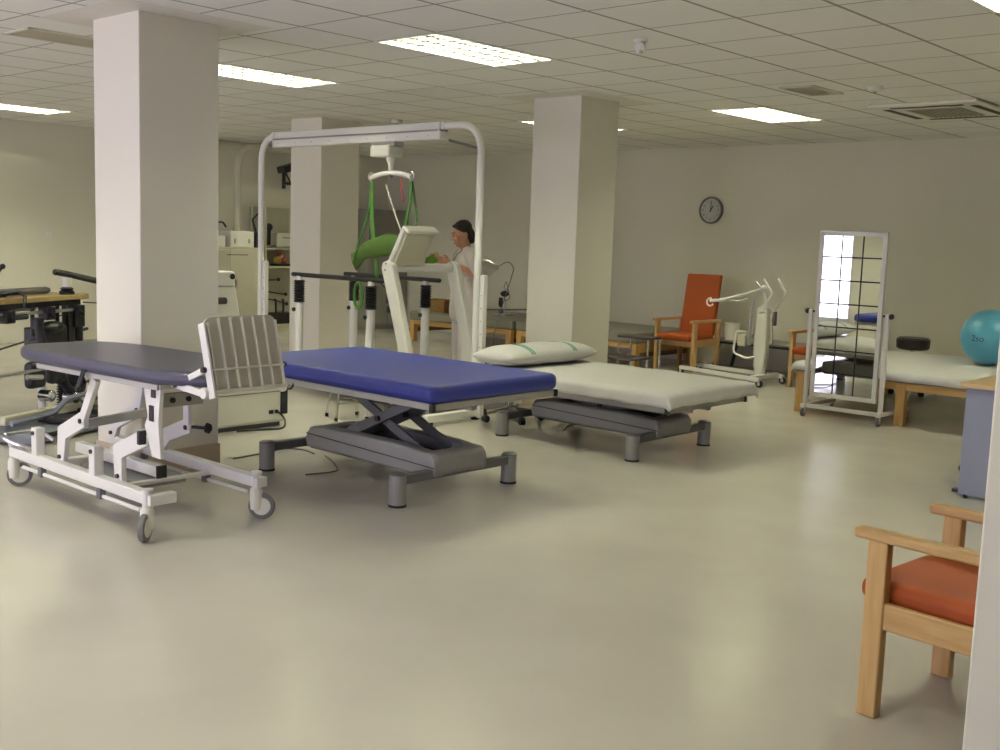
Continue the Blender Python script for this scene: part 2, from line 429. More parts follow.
q.bb(x0 + .3, x1 - .3, y0 + .25, y1 - .25, H - .036, H - .028)
for k in range(10): q.bb(x0 + .3, x1 - .3, y0 + .27 + k * .045, y0 + .285 + k * .045, H - .042, H - .034)
build('intake_grille', q, mat('intake_grille', 'a09c86', .5), t, smooth=0)
for a in range(4):
    q = MB()
    if a == 0: q.bb(x0 + .12, x0 + .18, y0 + .18, y1 - .18, H - .034, H - .026)
    if a == 1: q.bb(x1 - .18, x1 - .12, y0 + .18, y1 - .18, H - .034, H - .026)
    if a == 2: q.bb(x0 + .22, x1 - .22, y0 + .08, y0 + .14, H - .034, H - .026)
    if a == 3: q.bb(x0 + .22, x1 - .22, y1 - .14, y1 - .08, H - .034, H - .026)
    tag(build('air_slot', q, mat('dark_slot', '3a382e', .6), t, smooth=0), 'dark air outlet slot')
t = thing('motion_sensor', (.28, .85, H), 'small white motion sensor hanging from the ceiling above the beds', 'sensor')
q = MB(); q.lathe([(.045, 0), (.045, -.012), (.03, -.02), (.028, -.035)], (.28, .85, H)); build('base', q, white_plastic, t)
q = MB(); q.lathe([(.0, -.085), (.018, -.082), (.032, -.06), (.036, -.035), (.028, -.03)], (.28, .85, H)); q.box((.25, .82, H - .055), (.03, .03, .03), (0, 0, .7)); build('head', q, white_plastic, t)
t = thing('smoke_detector', (2.86, .43, H), 'round white smoke detector near the ceiling cassette', 'detector')
q = MB(); q.lathe([(.06, 0), (.06, -.015), (.05, -.035), (.0, -.045)], (2.86, .43, H)); build('body', q, white_plastic, t)
q = MB(); q.lathe([(.012, -.04), (.012, -.05), (0, -.052)], (2.86, .43, H), seg=8); build('sensor_tip', q, grey_metal, t)
t = thing('smoke_detector', (2.89, 6.0, H), 'round white smoke detector above the lift beam', 'detector')
q = MB(); q.lathe([(.07, 0), (.07, -.015), (.06, -.04), (.0, -.05)], (2.89, 6.0, H)); build('body', q, white_plastic, t)
q = MB(); q.lathe([(.012, -.045), (.012, -.055), (0, -.057)], (2.89, 6.0, H), seg=8); build('sensor_tip', q, grey_metal, t)

# clock
t = thing('wall_clock', (X1, 4.395, 2.01), 'round white clock with a dark rim on the cream wall', 'clock')
cx, cy, cz = X1, 4.395, 2.01; R = .175
q = MB(); q.lathe([(R, 0), (R, .035), (R - .012, .045), (R - .022, .04), (R - .024, .022), (0, .022)], (cx, cy, cz), (-1, 0, 0), 40); build('rim', q, mat('clock_rim', '85877e', .35, .3), t)
q = MB(); q.lathe([(R - .023, .0), (R - .023, .025), (0, .025)], (cx, cy, cz), (-1, 0, 0), 40); fc = build('face', q, mat('clock_face', 'b9bab4', .5), t)
q = MB()
MB0 = Matrix.Translation((cx - .0262, cy, cz)) @ Matrix(((0, 0, -1), (-1, 0, 0), (0, 1, 0))).to_4x4()
for n in range(1, 13):
    a = math.radians(90 - 30 * n); text_bm(q, str(n), .038, MB0 @ Matrix.Translation((math.cos(a) * .115, math.sin(a) * .115, 0)))
build('numerals', q, black_plastic, fc, smooth=0)
def hand(ang, L, wd, off):
    q = MB(); a = math.radians(90 - ang); d = V((0, -math.cos(a), math.sin(a)))
    q.beam(V((cx - off, cy, cz)) - d * .025, V((cx - off, cy, cz)) + d * L, wd, .002, (1, 0, 0)); return q
build('hour_hand', hand(31, .07, .013, .029), black_plastic, t, smooth=0)
build('minute_hand', hand(4, .11, .009, .033), black_plastic, t, smooth=0)

t = thing('wall_socket', (1.11, Y1, 1.42), 'small white switch plate on the far left wall', 'switch')
q = MB(); q.bb(1.06, 1.18, Y1 - .01, Y1, 1.36, 1.45); build('plate', q, white_plastic, t, .003)
q = MB(); q.bb(1.085, 1.12, Y1 - .016, Y1 - .008, 1.38, 1.43); q.bb(1.125, 1.16, Y1 - .016, Y1 - .008, 1.38, 1.43); build('rocker', q, white_metal, t, .002)

# ------------------------------------------------------------------ hydraulic treatment tables
def rounded_poly(x0, x1, y0, y1, r, n=5):
    out = []
    for cx, cy, a0 in ((x1 - r, y1 - r, 0), (x0 + r, y1 - r, 90), (x0 + r, y0 + r, 180), (x1 - r, y0 + r, 270)):
        for k in range(n + 1):
            a = math.radians(a0 + 90 * k / n); out.append((cx + r * math.cos(a), cy + r * math.sin(a)))
    return out

def treatment_table(loc, lb, zt, matt, thick):
    """base with four tubular feet; the near left foot is the origin, zt the underside of the mattress"""
    t = thing('treatment_table', loc, lb, 'treatment table', 'treatment tables on scissor bases')
    ox, oy, _ = loc; W, L = .962, 1.261
    for k, (x, y) in enumerate(((0, 0), (W, 0), (0, L), (W, L))):
        q = MB(); q.cyl((ox + x, oy + y, .012), (ox + x, oy + y, .185), .05, seg=24)
        f = build('foot', q, grey_metal, t)
        q = MB(); q.cyl((ox + x, oy + y, 0), (ox + x, oy + y, .014), .052, seg=24); build('rubber_pad', q, rubber, f)
        q = MB(); q.lathe([(.05, .185), (.05, .19), (.03, .2), (0, .2)], (ox + x, oy + y, 0)); build('cap', q, dark_metal, f)
    for y in (0, L):
        q = MB(); q.beam((ox + .02, oy + y, .155), (ox + W - .02, oy + y, .155), .06, .055); build('cross_bar', q, dark_metal, t, .006)
    # two long side housings with a sloped top and rounded ends
    for x in (.25, W - .25 - .1):
        prof = [(-.03, .13), (-.045, .19), (-.04, .24), (-.01, .275), (.3, .295), (L - .25, .295), (L - .15, .28), (L - .09, .25), (L - .07, .2), (L - .09, .14)]
        prof = [(oy + a, b) for a, b in prof]
        q = MB(); q.prism(prof, 'yz', ox + x, ox + x + .1); s_ = build('side_housing', q, grey_metal, t, .018, 3)
        q = MB(); q.tube([(ox + x - .002, oy - .04, .195), (ox + x - .002, oy + .4, .21), (ox + x - .002, oy + L - .09, .235)], .003, 6); build('seam', q, black_plastic, s_)
    q = MB(); q.bb(ox + .27, ox + W - .27, oy - .02, oy + L - .1, .13, .2); build('base_tray', q, dark_metal, t, .01)
    for a_, b_ in ((L - .22, L - .07), (-.045, .1)):
        q = MB(); q.bb(ox + .27, ox + W - .27, oy + a_, oy + b_, .14, .275); build('end_cover', q, grey_metal, t, .03, 3)
    q = MB(); q.bb(ox + .42, ox + W - .42, oy + L - .1, oy + L + .03, .135, .19); build('link_beam', q, dark_metal, t, .006)
    # scissor arms between base and top frame
    zlo, zhi = .25, zt - .07
    for x in (.36, W - .36):
        for a, b in ((oy + .2, oy + .9), (oy + .9, oy + .2)):
            q = MB(); xx = ox + x + (.012 if a < b else -.022)
            q.beam((xx, a, zlo), (xx, b, zhi), .02, .062, ext=.02); build('scissor_arm', q, dark_metal, t, .004)
        q = MB(); m_ = (zlo + zhi) / 2; q.cyl((ox + x - .05, oy + .55, m_), (ox + x + .05, oy + .55, m_), .018); build('pivot', q, black_plastic, t)
    q = MB(); q.cyl((ox + W / 2, oy + .9, .25), (ox + W / 2, oy + .45, zhi), .025); build('actuator', q, steel, t)
    # top frame
    tx0, tx1, ty0, ty1 = ox - .03, ox + 1.04, oy - .3, oy + 1.56
    q = MB()
    for a in (tx0 + .03, tx1 - .03): q.bb(a - .02, a + .02, ty0, ty1, zt - .04, zt)
    for b in (ty0 + .02, ty1 - .02, oy + .3, oy + 1.0): q.bb(tx0 + .03, tx1 - .03, b - .02, b + .02, zt - .04, zt)
    for x in (.36, W - .36): q.bb(ox + x - .025, ox + x + .025, ty0 + .05, ty1 - .05, zt - .075, zt - .035)
    build('top_frame', q, mat('frame_grey', 'a3a29d', .4, .2), t, .003)
    q = MB(); q.tube(fillet([(tx0 + .02, ty1 - .46, zt - .02), (tx0 - .01, ty1 - .46, zt - .06), (tx0 - .01, ty1 - .6, zt - .06), (tx0 + .02, ty1 - .6, zt - .02)], .01, 3), .006, 6)
    build('bed_handle', q, black_plastic, t)
    for a in ((tx0 + .005, ty0 + .005), (tx1 - .005, ty0 + .005)):
        q = MB(); q.box((a[0], a[1], zt - .022), (.03, .03, .045)); build('corner_cap', q, black_plastic, t, .004)
    q = MB(); q.prism(rounded_poly(tx0 - .02, tx1 + .02, ty0 - .02, ty1 + .02, .07), 'xy', zt, zt + thick)
    build('mattress', q, matt, t, .035, 5)
    return (tx0 - .02, tx1 + .02, ty0 - .02, ty1 + .02, zt + thick)

treatment_table((-1.372, 1.229, 0), 'royal blue treatment table on a grey scissor base in the centre', .635, blue, .10)
wt = treatment_table((.813, 1.13, 0), 'low treatment table under a white sheet and striped pillow', .42, greyvinyl, .10)

def drape(name, x0, x1, y0, y1, z, drop, m, label, cat, n=60, seed=1, gap=.012, wr=.006, corner=.0):
    rnd = random.Random(seed); ph = [rnd.uniform(0, 6.28) for _ in range(12)]; fr_ = [rnd.uniform(2, 9) for _ in range(12)]
    D = drop; ex0, ex1, ey0, ey1 = x0 - D, x1 + D, y0 - D, y1 + D
    def fn(s, u):
        x = ex0 + (ex1 - ex0) * s; y = ey0 + (ey1 - ey0) * u
        cx = min(max(x, x0), x1); cy = min(max(y, y0), y1)
        dx, dy = x - cx, y - cy; d = max(abs(dx), abs(dy)); 
        nx = 0 if dx == 0 else math.copysign(1, dx); ny = 0 if dy == 0 else math.copysign(1, dy)
        # round over the mattress edge, then hang
        R_ = .035; out = gap + min(d, R_) * .35
        out += .005 * (d / D) * (math.sin(fr_[0] * 3 * (cx + cy) + ph[0]) + math.sin(fr_[1] * 4 * (cx - cy) + ph[1])) if d > 0 else 0
        zz = z + gap - max(0, d - R_ * .3) * .95
        wv = sum(math.sin(fr_[k] * (x * math.cos(ph[k]) + y * math.sin(ph[k])) + ph[k]) for k in range(4)) * wr / 4
        ed = min(x - x0, x1 - x, y - y0, y1 - y)
        rnd_ = -.018 * max(0, 1 - ed / .06) ** 2 if d == 0 else -.018
        wv += wr * .6 * math.sin(38 * (x + .4 * y) + ph[5]) * max(0, 1 - max(ed, 0) / .3) ** 2
        px, py = cx + nx * out, cy + ny * out
        if dx and dy: px, py = cx + nx * out * .8, cy + ny * out * .8; zz = z + gap - min(abs(dx) + abs(dy), D * 1.15) * .95
        return V((px, py, zz + rnd_ + (wv if d == 0 else wv * .3)))
    q = MB(); q.grid(fn, n, n)
    bmesh.ops.remove_doubles(q.bm, verts=q.bm.verts[:], dist=.0008)
    o = build(name, q, m, None, solid=.004, smooth=180, loc=((x0 + x1) / 2, (y0 + y1) / 2, z))
    return tag(o, label, cat)
drape('bed_sheet', wt[0] - .006, wt[1] + .05, wt[2] - .006, wt[3] + .006, wt[4] + .002, .10, linen, 'white fitted sheet pulled over the low treatment table', 'sheet', seed=3)
# the widened top under the sheet edge

def pillow(name, c, lx, ly, h, m, label):
    t = thing(name, (c[0], c[1], c[2]), label, 'pillow')
    def shape(s, u, sign):
        a, b = s * 2 - 1, u * 2 - 1
        ex = (1 - abs(a) ** 5); ey = (1 - abs(b) ** 2.6)
        hh = h / 2 * max(0, ex) ** .5 * max(0, ey) ** .55
        hh += .004 * math.sin(9 * a + 3 * b) * ex * ey
        x = a * lx / 2 * (1 - .05 * b * b); y = b * ly / 2 * (1 - .04 * a * a)
        z = h * .42 + (hh if sign > 0 else -hh * .84)
        return V((c[0] + x, c[1] + y, c[2] + z))
    q = MB(); q.grid(lambda s, u: shape(s, u, 1), 40, 24); q.grid(lambda s, u: shape(s, u, -1), 40, 24)
    bmesh.ops.remove_doubles(q.bm, verts=q.bm.verts[:], dist=.0015)
    build('pillowcase', q, linen, t, smooth=180)
    teal = mat('teal_stripe', '4f9a88', .8)
    for a in (-.5, -.45, .42, .47):
        q = MB(); s0 = (a + 1) / 2; wd = .007
        q.grid(lambda s, u: shape(s0 + (s - .5) * wd * 2, .03 + .94 * u, 1) + V((0, 0, .0018)), 1, 24)
        tag(build('stripe', q, teal, t, solid=.0012, smooth=180), 'teal stripe')
pillow('pillow', (1.30, 2.47, wt[4] + .022), 1.2, .44, .18, linen, 'white pillow with teal stripes at the far end of the white bed')

# ------------------------------------------------------------------ tilt table
t = thing('tilt_table', (-2.46, 2.2, 0), 'dark navy tilt table on white wheeled frame with ribbed footboard', 'tilt table')
NU, FU = -2.78, -2.15
for u, nm in ((NU, 'near'), (FU, 'far')):
    q = MB(); q.bb(u - .03, u + .03, 1.5, 3.04, .185, .245); rl = build('base_rail', q, white_metal, t, .006)
    q = MB(); q.tube([(u - .025, 1.56, .15), (u - .025, 2.86, .15)], .011, 8); build('pedal_rod', q, white_metal, rl)
    for y in (1.95, 2.62):
        q = MB(); q.bb(u - .045, u - .01, y - .02, y + .02, .135, .19); build('rod_clip', q, dark_metal, rl, .003)
for y, a_, b_ in ((1.93, .035, .022), (2.66, .06, .05)):
    q = MB(); q.beam((NU, y, .19), (FU, y, .19), a_, b_); build('cross_member', q, white_metal, t, .004)
q = MB(); q.beam((-2.47, 1.93, .235), (-2.47, 2.85, .235), .055, .06); bm0 = build('centre_beam', q, white_metal, t, .005)
q = MB(); q.bb(-2.5, -2.44, 1.92, 1.935, .2, .27); build('end_cap', q, black_plastic, bm0, .002)
for u in (NU, FU):
    q = MB(); q.bb(u - .02, u + (.13 if u == NU else .05), 1.475, 1.525, .18, .235); build('caster_bracket', q, white_metal, t, .005)
q = MB(); q.bb(-2.6, -2.3, 1.95, 2.6, .15, .19); build('motor_tray', q, grey_metal, t, .01)
for u, y, rz in ((NU - .01, 1.52, -2.45), (FU + .01, 1.52, -.75), (NU, 3.04, -.35), (FU, 3.02, -.6)):
    q = MB(); q.cyl((u, y, .16), (u, y, .255), .024, seg=16); q.cyl((u, y, .25), (u, y, .262), .03, seg=16); cs = build('caster', q, white_metal, t)
    d = V((math.cos(rz), math.sin(rz), 0)); n = V((-d.y, d.x, 0)); wc = V((u, y, .072)) + d * .03
    q = MB(); q.lathe([(.05, -.016), (.069, -.014), (.072, -.008), (.072, .008), (.069, .014), (.05, .016)], wc, n, 28); build('tyre', q, grey_rubber, cs)
    q = MB(); q.lathe([(0, -.02), (.045, -.019), (.054, -.012), (.054, .012), (.045, .019), (0, .02)], wc, n, 28); build('wheel_disc', q, white_plastic, cs)
    q = MB(); q.lathe([(.02, .05), (.032, .055), (.035, .09), (.035, .15), (.03, .17), (0, .172)], (u, y, 0), seg=20); build('caster_hood', q, white_plastic, cs)
q = MB(); q.tube(fillet([(NU + .03, 2.75, .255), (NU - .03, 2.95, .27), (NU - .05, 3.12, .30), (NU + .2, 3.14, .30), (NU + .22, 2.98, .26)], .06, 5), .014, 8); build('foot_pedal', q, chrome, t)
# bent lifting arms: foot on the rail, elbow, joint, upper link to the top frame
def arm(u, foot, elbow, joint, top, wd=.03):
    q = MB(); q.prism([(foot[0] + .035, foot[1] - .02), (elbow[0] + .055, elbow[1] + .02), (joint[0] + .02, joint[1] + .045), (joint[0] - .035, joint[1] + .02), (joint[0] - .03, joint[1] - .03), (elbow[0] - .035, elbow[1] - .035), (foot[0] - .035, foot[1] - .02)], 'yz', u - wd / 2, u + wd / 2)
    a = build('lift_arm', q, white_metal, t, .003, smooth=0)
    for (y_, z_), r_ in ((joint, .014), ((foot[0], foot[1] + .01), .012)):
        q = MB(); q.cyl((u - wd / 2 - .012, y_, z_), (u + wd / 2 + .012, y_, z_), r_); build('pin', q, black_plastic, a)
    if top:
        q = MB(); q.beam((u - .005, joint[0], joint[1]), (u - .005, top[0], top[1]), .03, .055, ext=.01); build('upper_link', q, white_metal, t, .004)
arm(NU + .035, (2.5, .255), (2.47, .41), (2.25, .5), (2.1, .74))
arm(FU - .02, (3.0, .255), (2.96, .34), (2.68, .45), (2.6, .74))
arm(NU + .035, (1.86, .255), (1.86, .40), (1.6, .5), None)
arm(FU - .02, (2.44, .255), (2.36, .35), (2.14, .42), (2.14, .76))
q = MB(); q.beam((NU + .035, 2.3, .47), (FU - .02, 2.62, .44), .03, .05); build('cross_member', q, white_metal, t, .004)
for y in (2.72, 2.05):
    q = MB(); q.bb(NU - .028, NU + .028, y - .03, y + .03, .24, .4); s_ = build('rail_post', q, white_metal, t, .005)
    q = MB(); q.cyl((NU - .036, y, .37), (NU + .03, y, .37), .012); build('pin', q, black_plastic, s_)
q = MB(); q.bb(NU - .02, NU + .05, 1.575, 1.6, .475, .545); build('end_stop', q, black_plastic, t, .004)
# front hanger plates carrying the foot end
for u in (NU + .03,):
    q = MB(); q.prism([(1.44, .775), (1.6, .775), (1.56, .62), (1.59, .57), (1.52, .42), (1.44, .42), (1.46, .6)], 'yz', u - .012, u + .012); h_ = build('hanger_plate', q, white_metal, t, .003)
    q = MB(); q.bb(u - .018, u + .018, 1.5, 1.54, .6, .68); q.bb(u - .018, u + .018, 1.48, 1.52, .72, .76); build('lock_block', q, black_plastic, h_, .003)
q = MB(); q.bb(NU + .03, -2.48, 1.5, 1.52, .665, .735); q.bb(-2.5, -2.48, 1.5, 1.6, .69, .78); cp = build('cross_plate', q, mat('arm_grey', 'a9a69e', .4), t, .003)
q = MB()
for u in (-2.66, -2.57): q.cyl((u, 1.49, .70), (u, 1.53, .70), .014)
build('bolt_head', q, black_plastic, cp)
q = MB(); q.cyl((FU - .02, 2.12, .425), (FU + .03, 2.02, .425), .01); q.lathe([(.028, -.01), (.034, 0), (.028, .012), (0, .014)], (FU + .03, 2.02, .425), (.4, -1, 0), 6); build('star_knob', q, black_plastic, t)
# top frame and mattress with rounded head end
q = MB()
for u in (NU, FU): q.bb(u - .012, u + .012, 1.42, 2.7, .772, .80)
for y in (1.43, 1.9, 2.45, 2.69): q.bb(NU, FU, y - .018, y + .018, .772, .80)
for v_ in q.bm.verts: v_.co.z -= (v_.co.y - 1.2) * .018
build('top_frame', q, mat('rail_grey', 'b3b1ac', .35, .3), t, .003)
mp_ = [(NU - .035, 1.42), (-2.68, 1.15), (-2.27, 1.15), (FU + .035, 1.42), (FU + .035, 2.6)]
for k in range(1, 10):
    a = math.radians(90 * k / 9); mp_.append((FU + .035 - .2 * (1 - math.cos(a)), 2.6 + .53 * math.sin(a)))
for k in range(9, -1, -1):
    a = math.radians(90 * k / 9); mp_.append((NU - .035 + .2 * (1 - math.cos(a)), 2.6 + .53 * math.sin(a)))
q = MB(); q.prism(mp_, 'xy', .80, .872)
for v_ in q.bm.verts: v_.co.z -= (v_.co.y - 1.2) * .018
build('mattress', q, navy, t, .03, 5)
q = MB()
for y in (2.12, 2.1):
    q.cyl((NU - .03, y, .80), (NU - .05, y + .03, .70), .008, seg=8)
q.sph((NU - .05, 2.14, .70), .016); build('release_lever', q, black_plastic, t)
# ribbed footboard leaning towards the head end, on two hinged arms
FH = V((0, 1.07, .785)); lean = math.radians(15)
def fb(x, s, o=0.):   # x across, s up the board, o off its face (towards the foot end)
    return V((x, FH.y + math.sin(lean) * s - o * math.cos(lean), FH.z + math.cos(lean) * s + o * math.sin(lean)))
fx0, fx1, hgt = -2.70, -2.29, .37
pr = rounded_poly(fx0, fx1, -.0, hgt, .045, 4)
q = MB(); n_ = len(pr)
vs = [fb(x, s, -.012) for x, s in pr] + [fb(x, s, .004) for x, s in pr]
q._add(vs, [tuple(range(n_)), tuple(range(2 * n_ - 1, n_ - 1, -1))] + [(i, (i + 1) % n_, n_ + (i + 1) % n_, n_ + i) for i in range(n_)])
fbd = build('footboard', q, mat('footboard_plastic', 'b9b6ab', .4, 0, .03), t, .003)
for k in range(7):
    x = fx0 + .012 + (fx1 - fx0 - .024) * k / 6
    q = MB(); q.beam(fb(x, .0, .012), fb(x, hgt - (.03 if k in (0, 6) else .01), .012), .008, .022, (0, 1, 0)); build('rib', q, mat('footboard_rib', 'c6c3b8', .4, 0, .03), fbd, .002)
q = MB(); q.beam(fb(fx0, .115, .012), fb(fx1, .115, .012), .022, .01); q.beam(fb(fx0, .01, .012), fb(fx1, .01, .012), .022, .016); build('cross_rib', q, MATS['footboard_rib'], fbd, .002)
q = MB(); q.beam(fb(fx0 - .008, -.02, 0), fb(fx0 - .008, hgt - .03, -.004), .012, .05, (0, 1, 0)); build('edge_trim', q, white_metal, fbd, .002)
for u in (fx0 - .02, fx1 + .02):
    q = MB(); q.beam((u, 1.4, .80), (u, 1.1, .78), .014, .035); q.cyl((u - .01, 1.12, .785), (u + .01, 1.12, .785), .028)
    a = build('hinge_arm', q, white_metal, t, .003)
    q = MB(); q.beam((u, 1.36, .80), fb(u, .12, -.02), .014, .03); build('brace', q, white_metal, t, .003)
    q = MB(); q.cyl((u - .014, 1.36, .80), (u + .014, 1.36, .80), .016); build('pin', q, black_plastic, a)
    q = MB(); p_ = fb(u, .12, -.02); q.cyl(p_ - V((.014, 0, 0)), p_ + V((.014, 0, 0)), .014); build('pin', q, black_plastic, a)

# ------------------------------------------------------------------ lift gantry over the treadmill
GU, GV0, GV1, GZ = 1.2, 3.08, 6.18, 2.50
t = thing('lift_gantry', (GU, (GV0 + GV1) / 2, 0), 'white tubular lift gantry with overhead rail spanning the treadmill', 'lift gantry')
q = MB(); q.tube(fillet([(GU, GV0, .02), (GU, GV0, GZ), (GU, GV1, GZ), (GU, GV1, .02)], .26, 8), .032, 14); build('arch_tube', q, white_metal, t)
q = MB(); q.bb(GU - .035, GU + .035, GV0 + .42, GV1 - .2, GZ - .032, GZ + .034)
q.bb(GU - .045, GU + .045, GV0 + .45, GV1 - .24, GZ - .115, GZ - .042)
rl = build('overhead_rail', q, white_metal, t, .008)
q = MB(); q.bb(GU - .05, GU + .05, GV0 + .45, GV1 - .24, GZ - .044, GZ - .03); build('rail_slot', q, grey_metal, rl, smooth=0)
for y in (GV0 + .47, GV1 - .26):
    q = MB(); q.bb(GU - .05, GU + .05, y - .012, y + .012, GZ - .117, GZ + .036); build('rail_clamp', q, white_metal, rl, .004)
q = MB()
for k in range(9):
    y = GV0 + .6 + k * .27
    q.sph((GU - .046, y, GZ - .08), .005, 6)
build('rail_bolt', q, grey_metal, rl)
q = MB(); q.tube([(GU + .04, GV0 + .05, GZ - .2), (GU + .04, GV0 + .42, GZ - .12)], .012, 8); build('stay_rod', q, dark_metal, t)
for y in (GV0, GV1):
    q = MB(); q.bb(GU - .025, GU + .025, y - .1, y - .055, .02, 1.24); p_ = build('outrigger_post', q, white_metal, t, .006)
    q = MB()
    for k in range(8): q.cyl((GU - .028, y - .078, .3 + k * .11), (GU - .024, y - .078, .3 + k * .11), .005, seg=8)
    build('adjuster_hole', q, dark_metal, p_)
    q = MB(); q.bb(GU - .6, GU + .04, y - .06, y + .02, .03, .09); build('floor_bar', q, white_metal, t, .008)
    q = MB()
    q.cyl((GU, y - .02, 0), (GU, y - .02, .04), .035)
    build('rubber_foot', q, rubber, t)
    q = MB(); q.cyl((GU - .55, y - .02, 0), (GU - .55, y - .02, .04), .035); build('rubber_foot', q, rubber, t)
# lift motor and spreader
t = thing('lift_motor', (GU, 4.2, GZ - .15), 'white lift motor box with curved spreader bar under the overhead rail', 'patient lift')
q = MB(); q.bb(GU - .06, GU + .06, 4.1, 4.42, 2.35, 2.385); build('trolley_plate', q, steel, t, .003)
q = MB(); q.bb(GU - .09, GU + .09, 4.14, 4.40, 2.25, 2.355); build('motor_housing', q, white_plastic, t, .02, 3)
q = MB(); q.lathe([(.045, 2.25), (.045, 2.22), (.026, 2.18), (.026, 2.15), (.015, 2.13)], (GU, 4.2, 0)); build('spindle', q, white_plastic, t)
q = MB(); q.cyl((GU, 4.2, 2.15), (GU, 4.2, 2.08), .012); q.sph((GU, 4.2, 2.09), .024, 10); build('swivel', q, dark_metal, t)
bar = [(GU, 3.93 + .54 * k / 10, 2.11 - .04 * abs(k / 5 - 1) ** 2) for k in range(11)]
q = MB(); q.tube(bar, .022, 12); sb = build('spreader_bar', q, white_metal, t)
for y, sg in ((3.93, -1), (4.47, 1)):
    q = MB(); q.tube([(GU, y + sg * .035 * math.sin(a) , 2.08 + .035 * math.cos(a) + .0) for a in [k * PI / 8 for k in range(-3, 10)]], .008, 8); build('hook', q, steel, sb)
# sling
t = thing('lifting_sling', (GU, 4.3, 2.0), 'green fabric walking sling hanging from the spreader bar', 'sling')
def sl(s, u):
    top = [(4.73, 1.365), (4.62, 1.41), (4.5, 1.455), (4.37, 1.505), (4.22, 1.565), (4.02, 1.54)]
    bot = [(4.66, 1.205), (4.58, 1.27), (4.48, 1.315), (4.36, 1.34), (4.18, 1.365), (4.02, 1.36)]
    k = min(int(s * 5), 4); f = s * 5 - k
    a = V((top[k][0] * (1 - f) + top[k + 1][0] * f, top[k][1] * (1 - f) + top[k + 1][1] * f)); b = V((bot[k][0] * (1 - f) + bot[k + 1][0] * f, bot[k][1] * (1 - f) + bot[k + 1][1] * f))
    c = a * (1 - u) + b * u
    return V((GU - .05 * math.sin(s * PI) - .02 * math.sin(u * PI) + .02 * math.sin(9 * s), c.x, c.y))
q = MB(); q.grid(sl, 20, 8); build('body_panel', q, green_cloth, t, solid=.012, smooth=180)
def strap(name, pts, wd=.03, m=green_strap):
    q = MB(); pts = fillet(pts, .06, 4)
    for a, b in zip(pts, pts[1:]): q.beam(a, b, .007, wd, (0, 1, 0), ext=.004)
    return build(name, q, m, t, smooth=0)
strap('strap', [(GU, 4.46, 2.028), (GU - .02, 4.43, 1.75), (GU - .03, 4.38, 1.45)], .05)
strap('strap', [(GU + .01, 4.47, 2.028), (GU, 4.5, 1.75), (GU - .05, 4.66, 1.3)], .022)
strap('strap', [(GU, 3.93, 2.028), (GU - .01, 3.925, 1.85), (GU - .03, 4.0, 1.52)], .035)
strap('strap', [(GU + .01, 3.925, 2.028), (GU + .02, 3.87, 1.75), (GU + .0, 3.86, 1.45)], .022)
strap('leg_loop', [(GU - .05, 4.33, 1.32), (GU - .03, 4.32, 1.2), (GU - .02, 4.36, 1.17)], .045)
q = MB(); q.tube([(GU - .2, 4.39 + .055 * math.sin(k * PI / 8), .99 + .12 * math.cos(k * PI / 8)) for k in range(16)], .015, 8, True); tag(build('leg_loop', q, green_strap, t), 'padded green loop hanging over the rail')
tag(strap('pull_cord', [(GU, 4.06, 2.07), (GU - .01, 4.05, 1.97), (GU - .01, 4.02, 1.85)], .016, mat('red_cord', 'a8483c', .7)), 'red pull cord')
q = MB(); q.tube([(GU - .02, 4.24, 2.0), (GU - .02, 4.1, 1.72), (GU - .02, 3.97, 1.5)], .008, 6); tag(build('pull_cord', q, mat('white_cord', 'd0ccc0', .6), t), 'white cord')

# ------------------------------------------------------------------ treadmill with adjustable parallel bars
t = thing('treadmill', (1.46, 4.4, 0), 'white treadmill with tilted console and black parallel handrails', 'treadmill')
q = MB(); q.bb(.92, 2.0, 3.34, 3.46, .1, .2); build('front_beam', q, cream_plastic, t, .02, 3)
q = MB()
for u in (.95, 1.97): q.bb(u - .05, u + .05, 3.4, 5.7, .1, .19)
build('side_frame', q, white_plastic, t, .015, 3)
q = MB(); q.bb(1.05, 1.87, 3.75, 5.65, .13, .175); dk = build('deck', q, grey_metal, t, .004)
q = MB(); q.bb(1.12, 1.8, 3.78, 5.62, .172, .182); build('belt', q, rubber, dk, .002)
q = MB(); q.bb(1.0, 1.92, 3.44, 3.8, .12, .27); build('motor_hood', q, white_plastic, t, .05, 4)
for u in (.95, 1.97):
    for y in (3.37, 5.6):
        q = MB(); q.cyl((u - .022, y, .055), (u + .022, y, .055), .055, seg=20); wh = build('wheel', q, grey_rubber, t, .004)
        q = MB(); q.cyl((u - .025, y, .055), (u + .025, y, .055), .032, seg=16); build('hub', q, steel, wh)
for u in (.92, 1.72):
    q = MB(); q.prism([(3.5, .18), (3.66, .18), (3.73, .6), (3.955, 1.26), (3.94, 1.31), (3.88, 1.33), (3.82, 1.3), (3.6, .6)], 'yz', u - .035, u + .035); up_ = build('upright', q, white_plastic, t, .012, 3)
    q = MB()
    for y, z in ((3.89, 1.3), (3.9, 1.245)): q.cyl((u - .04, y, z), (u - .034, y, z), .008, seg=8)
    build('screw', q, dark_metal, up_)
q = MB(); q.tube([(.9, 3.89, 1.265), (1.74, 3.89, 1.265)], .04, 14); build('cross_tube', q, white_metal, t)
for u in (1.05, 1.3):
    q = MB(); q.cyl((u, 3.89, 1.26), (u, 3.86, 1.36), .028); build('console_neck', q, white_plastic, t)
Mx = Matrix.Translation((1.10, 3.8, 1.46)) @ Euler((math.radians(30), 0, 0)).to_matrix().to_4x4()
q = MB(); q.obox(Mx @ Matrix.Translation((0, 0, 0)) @ Matrix.Diagonal((.37, .06, .36, 1))); cs = build('console', q, white_plastic, t, .02, 3)
q = MB(); q.obox(Mx @ Matrix.Translation((0, -.03, .18)) @ Matrix.Diagonal((.38, .1, .035, 1))); build('console_hood', q, white_plastic, cs, .015, 3)
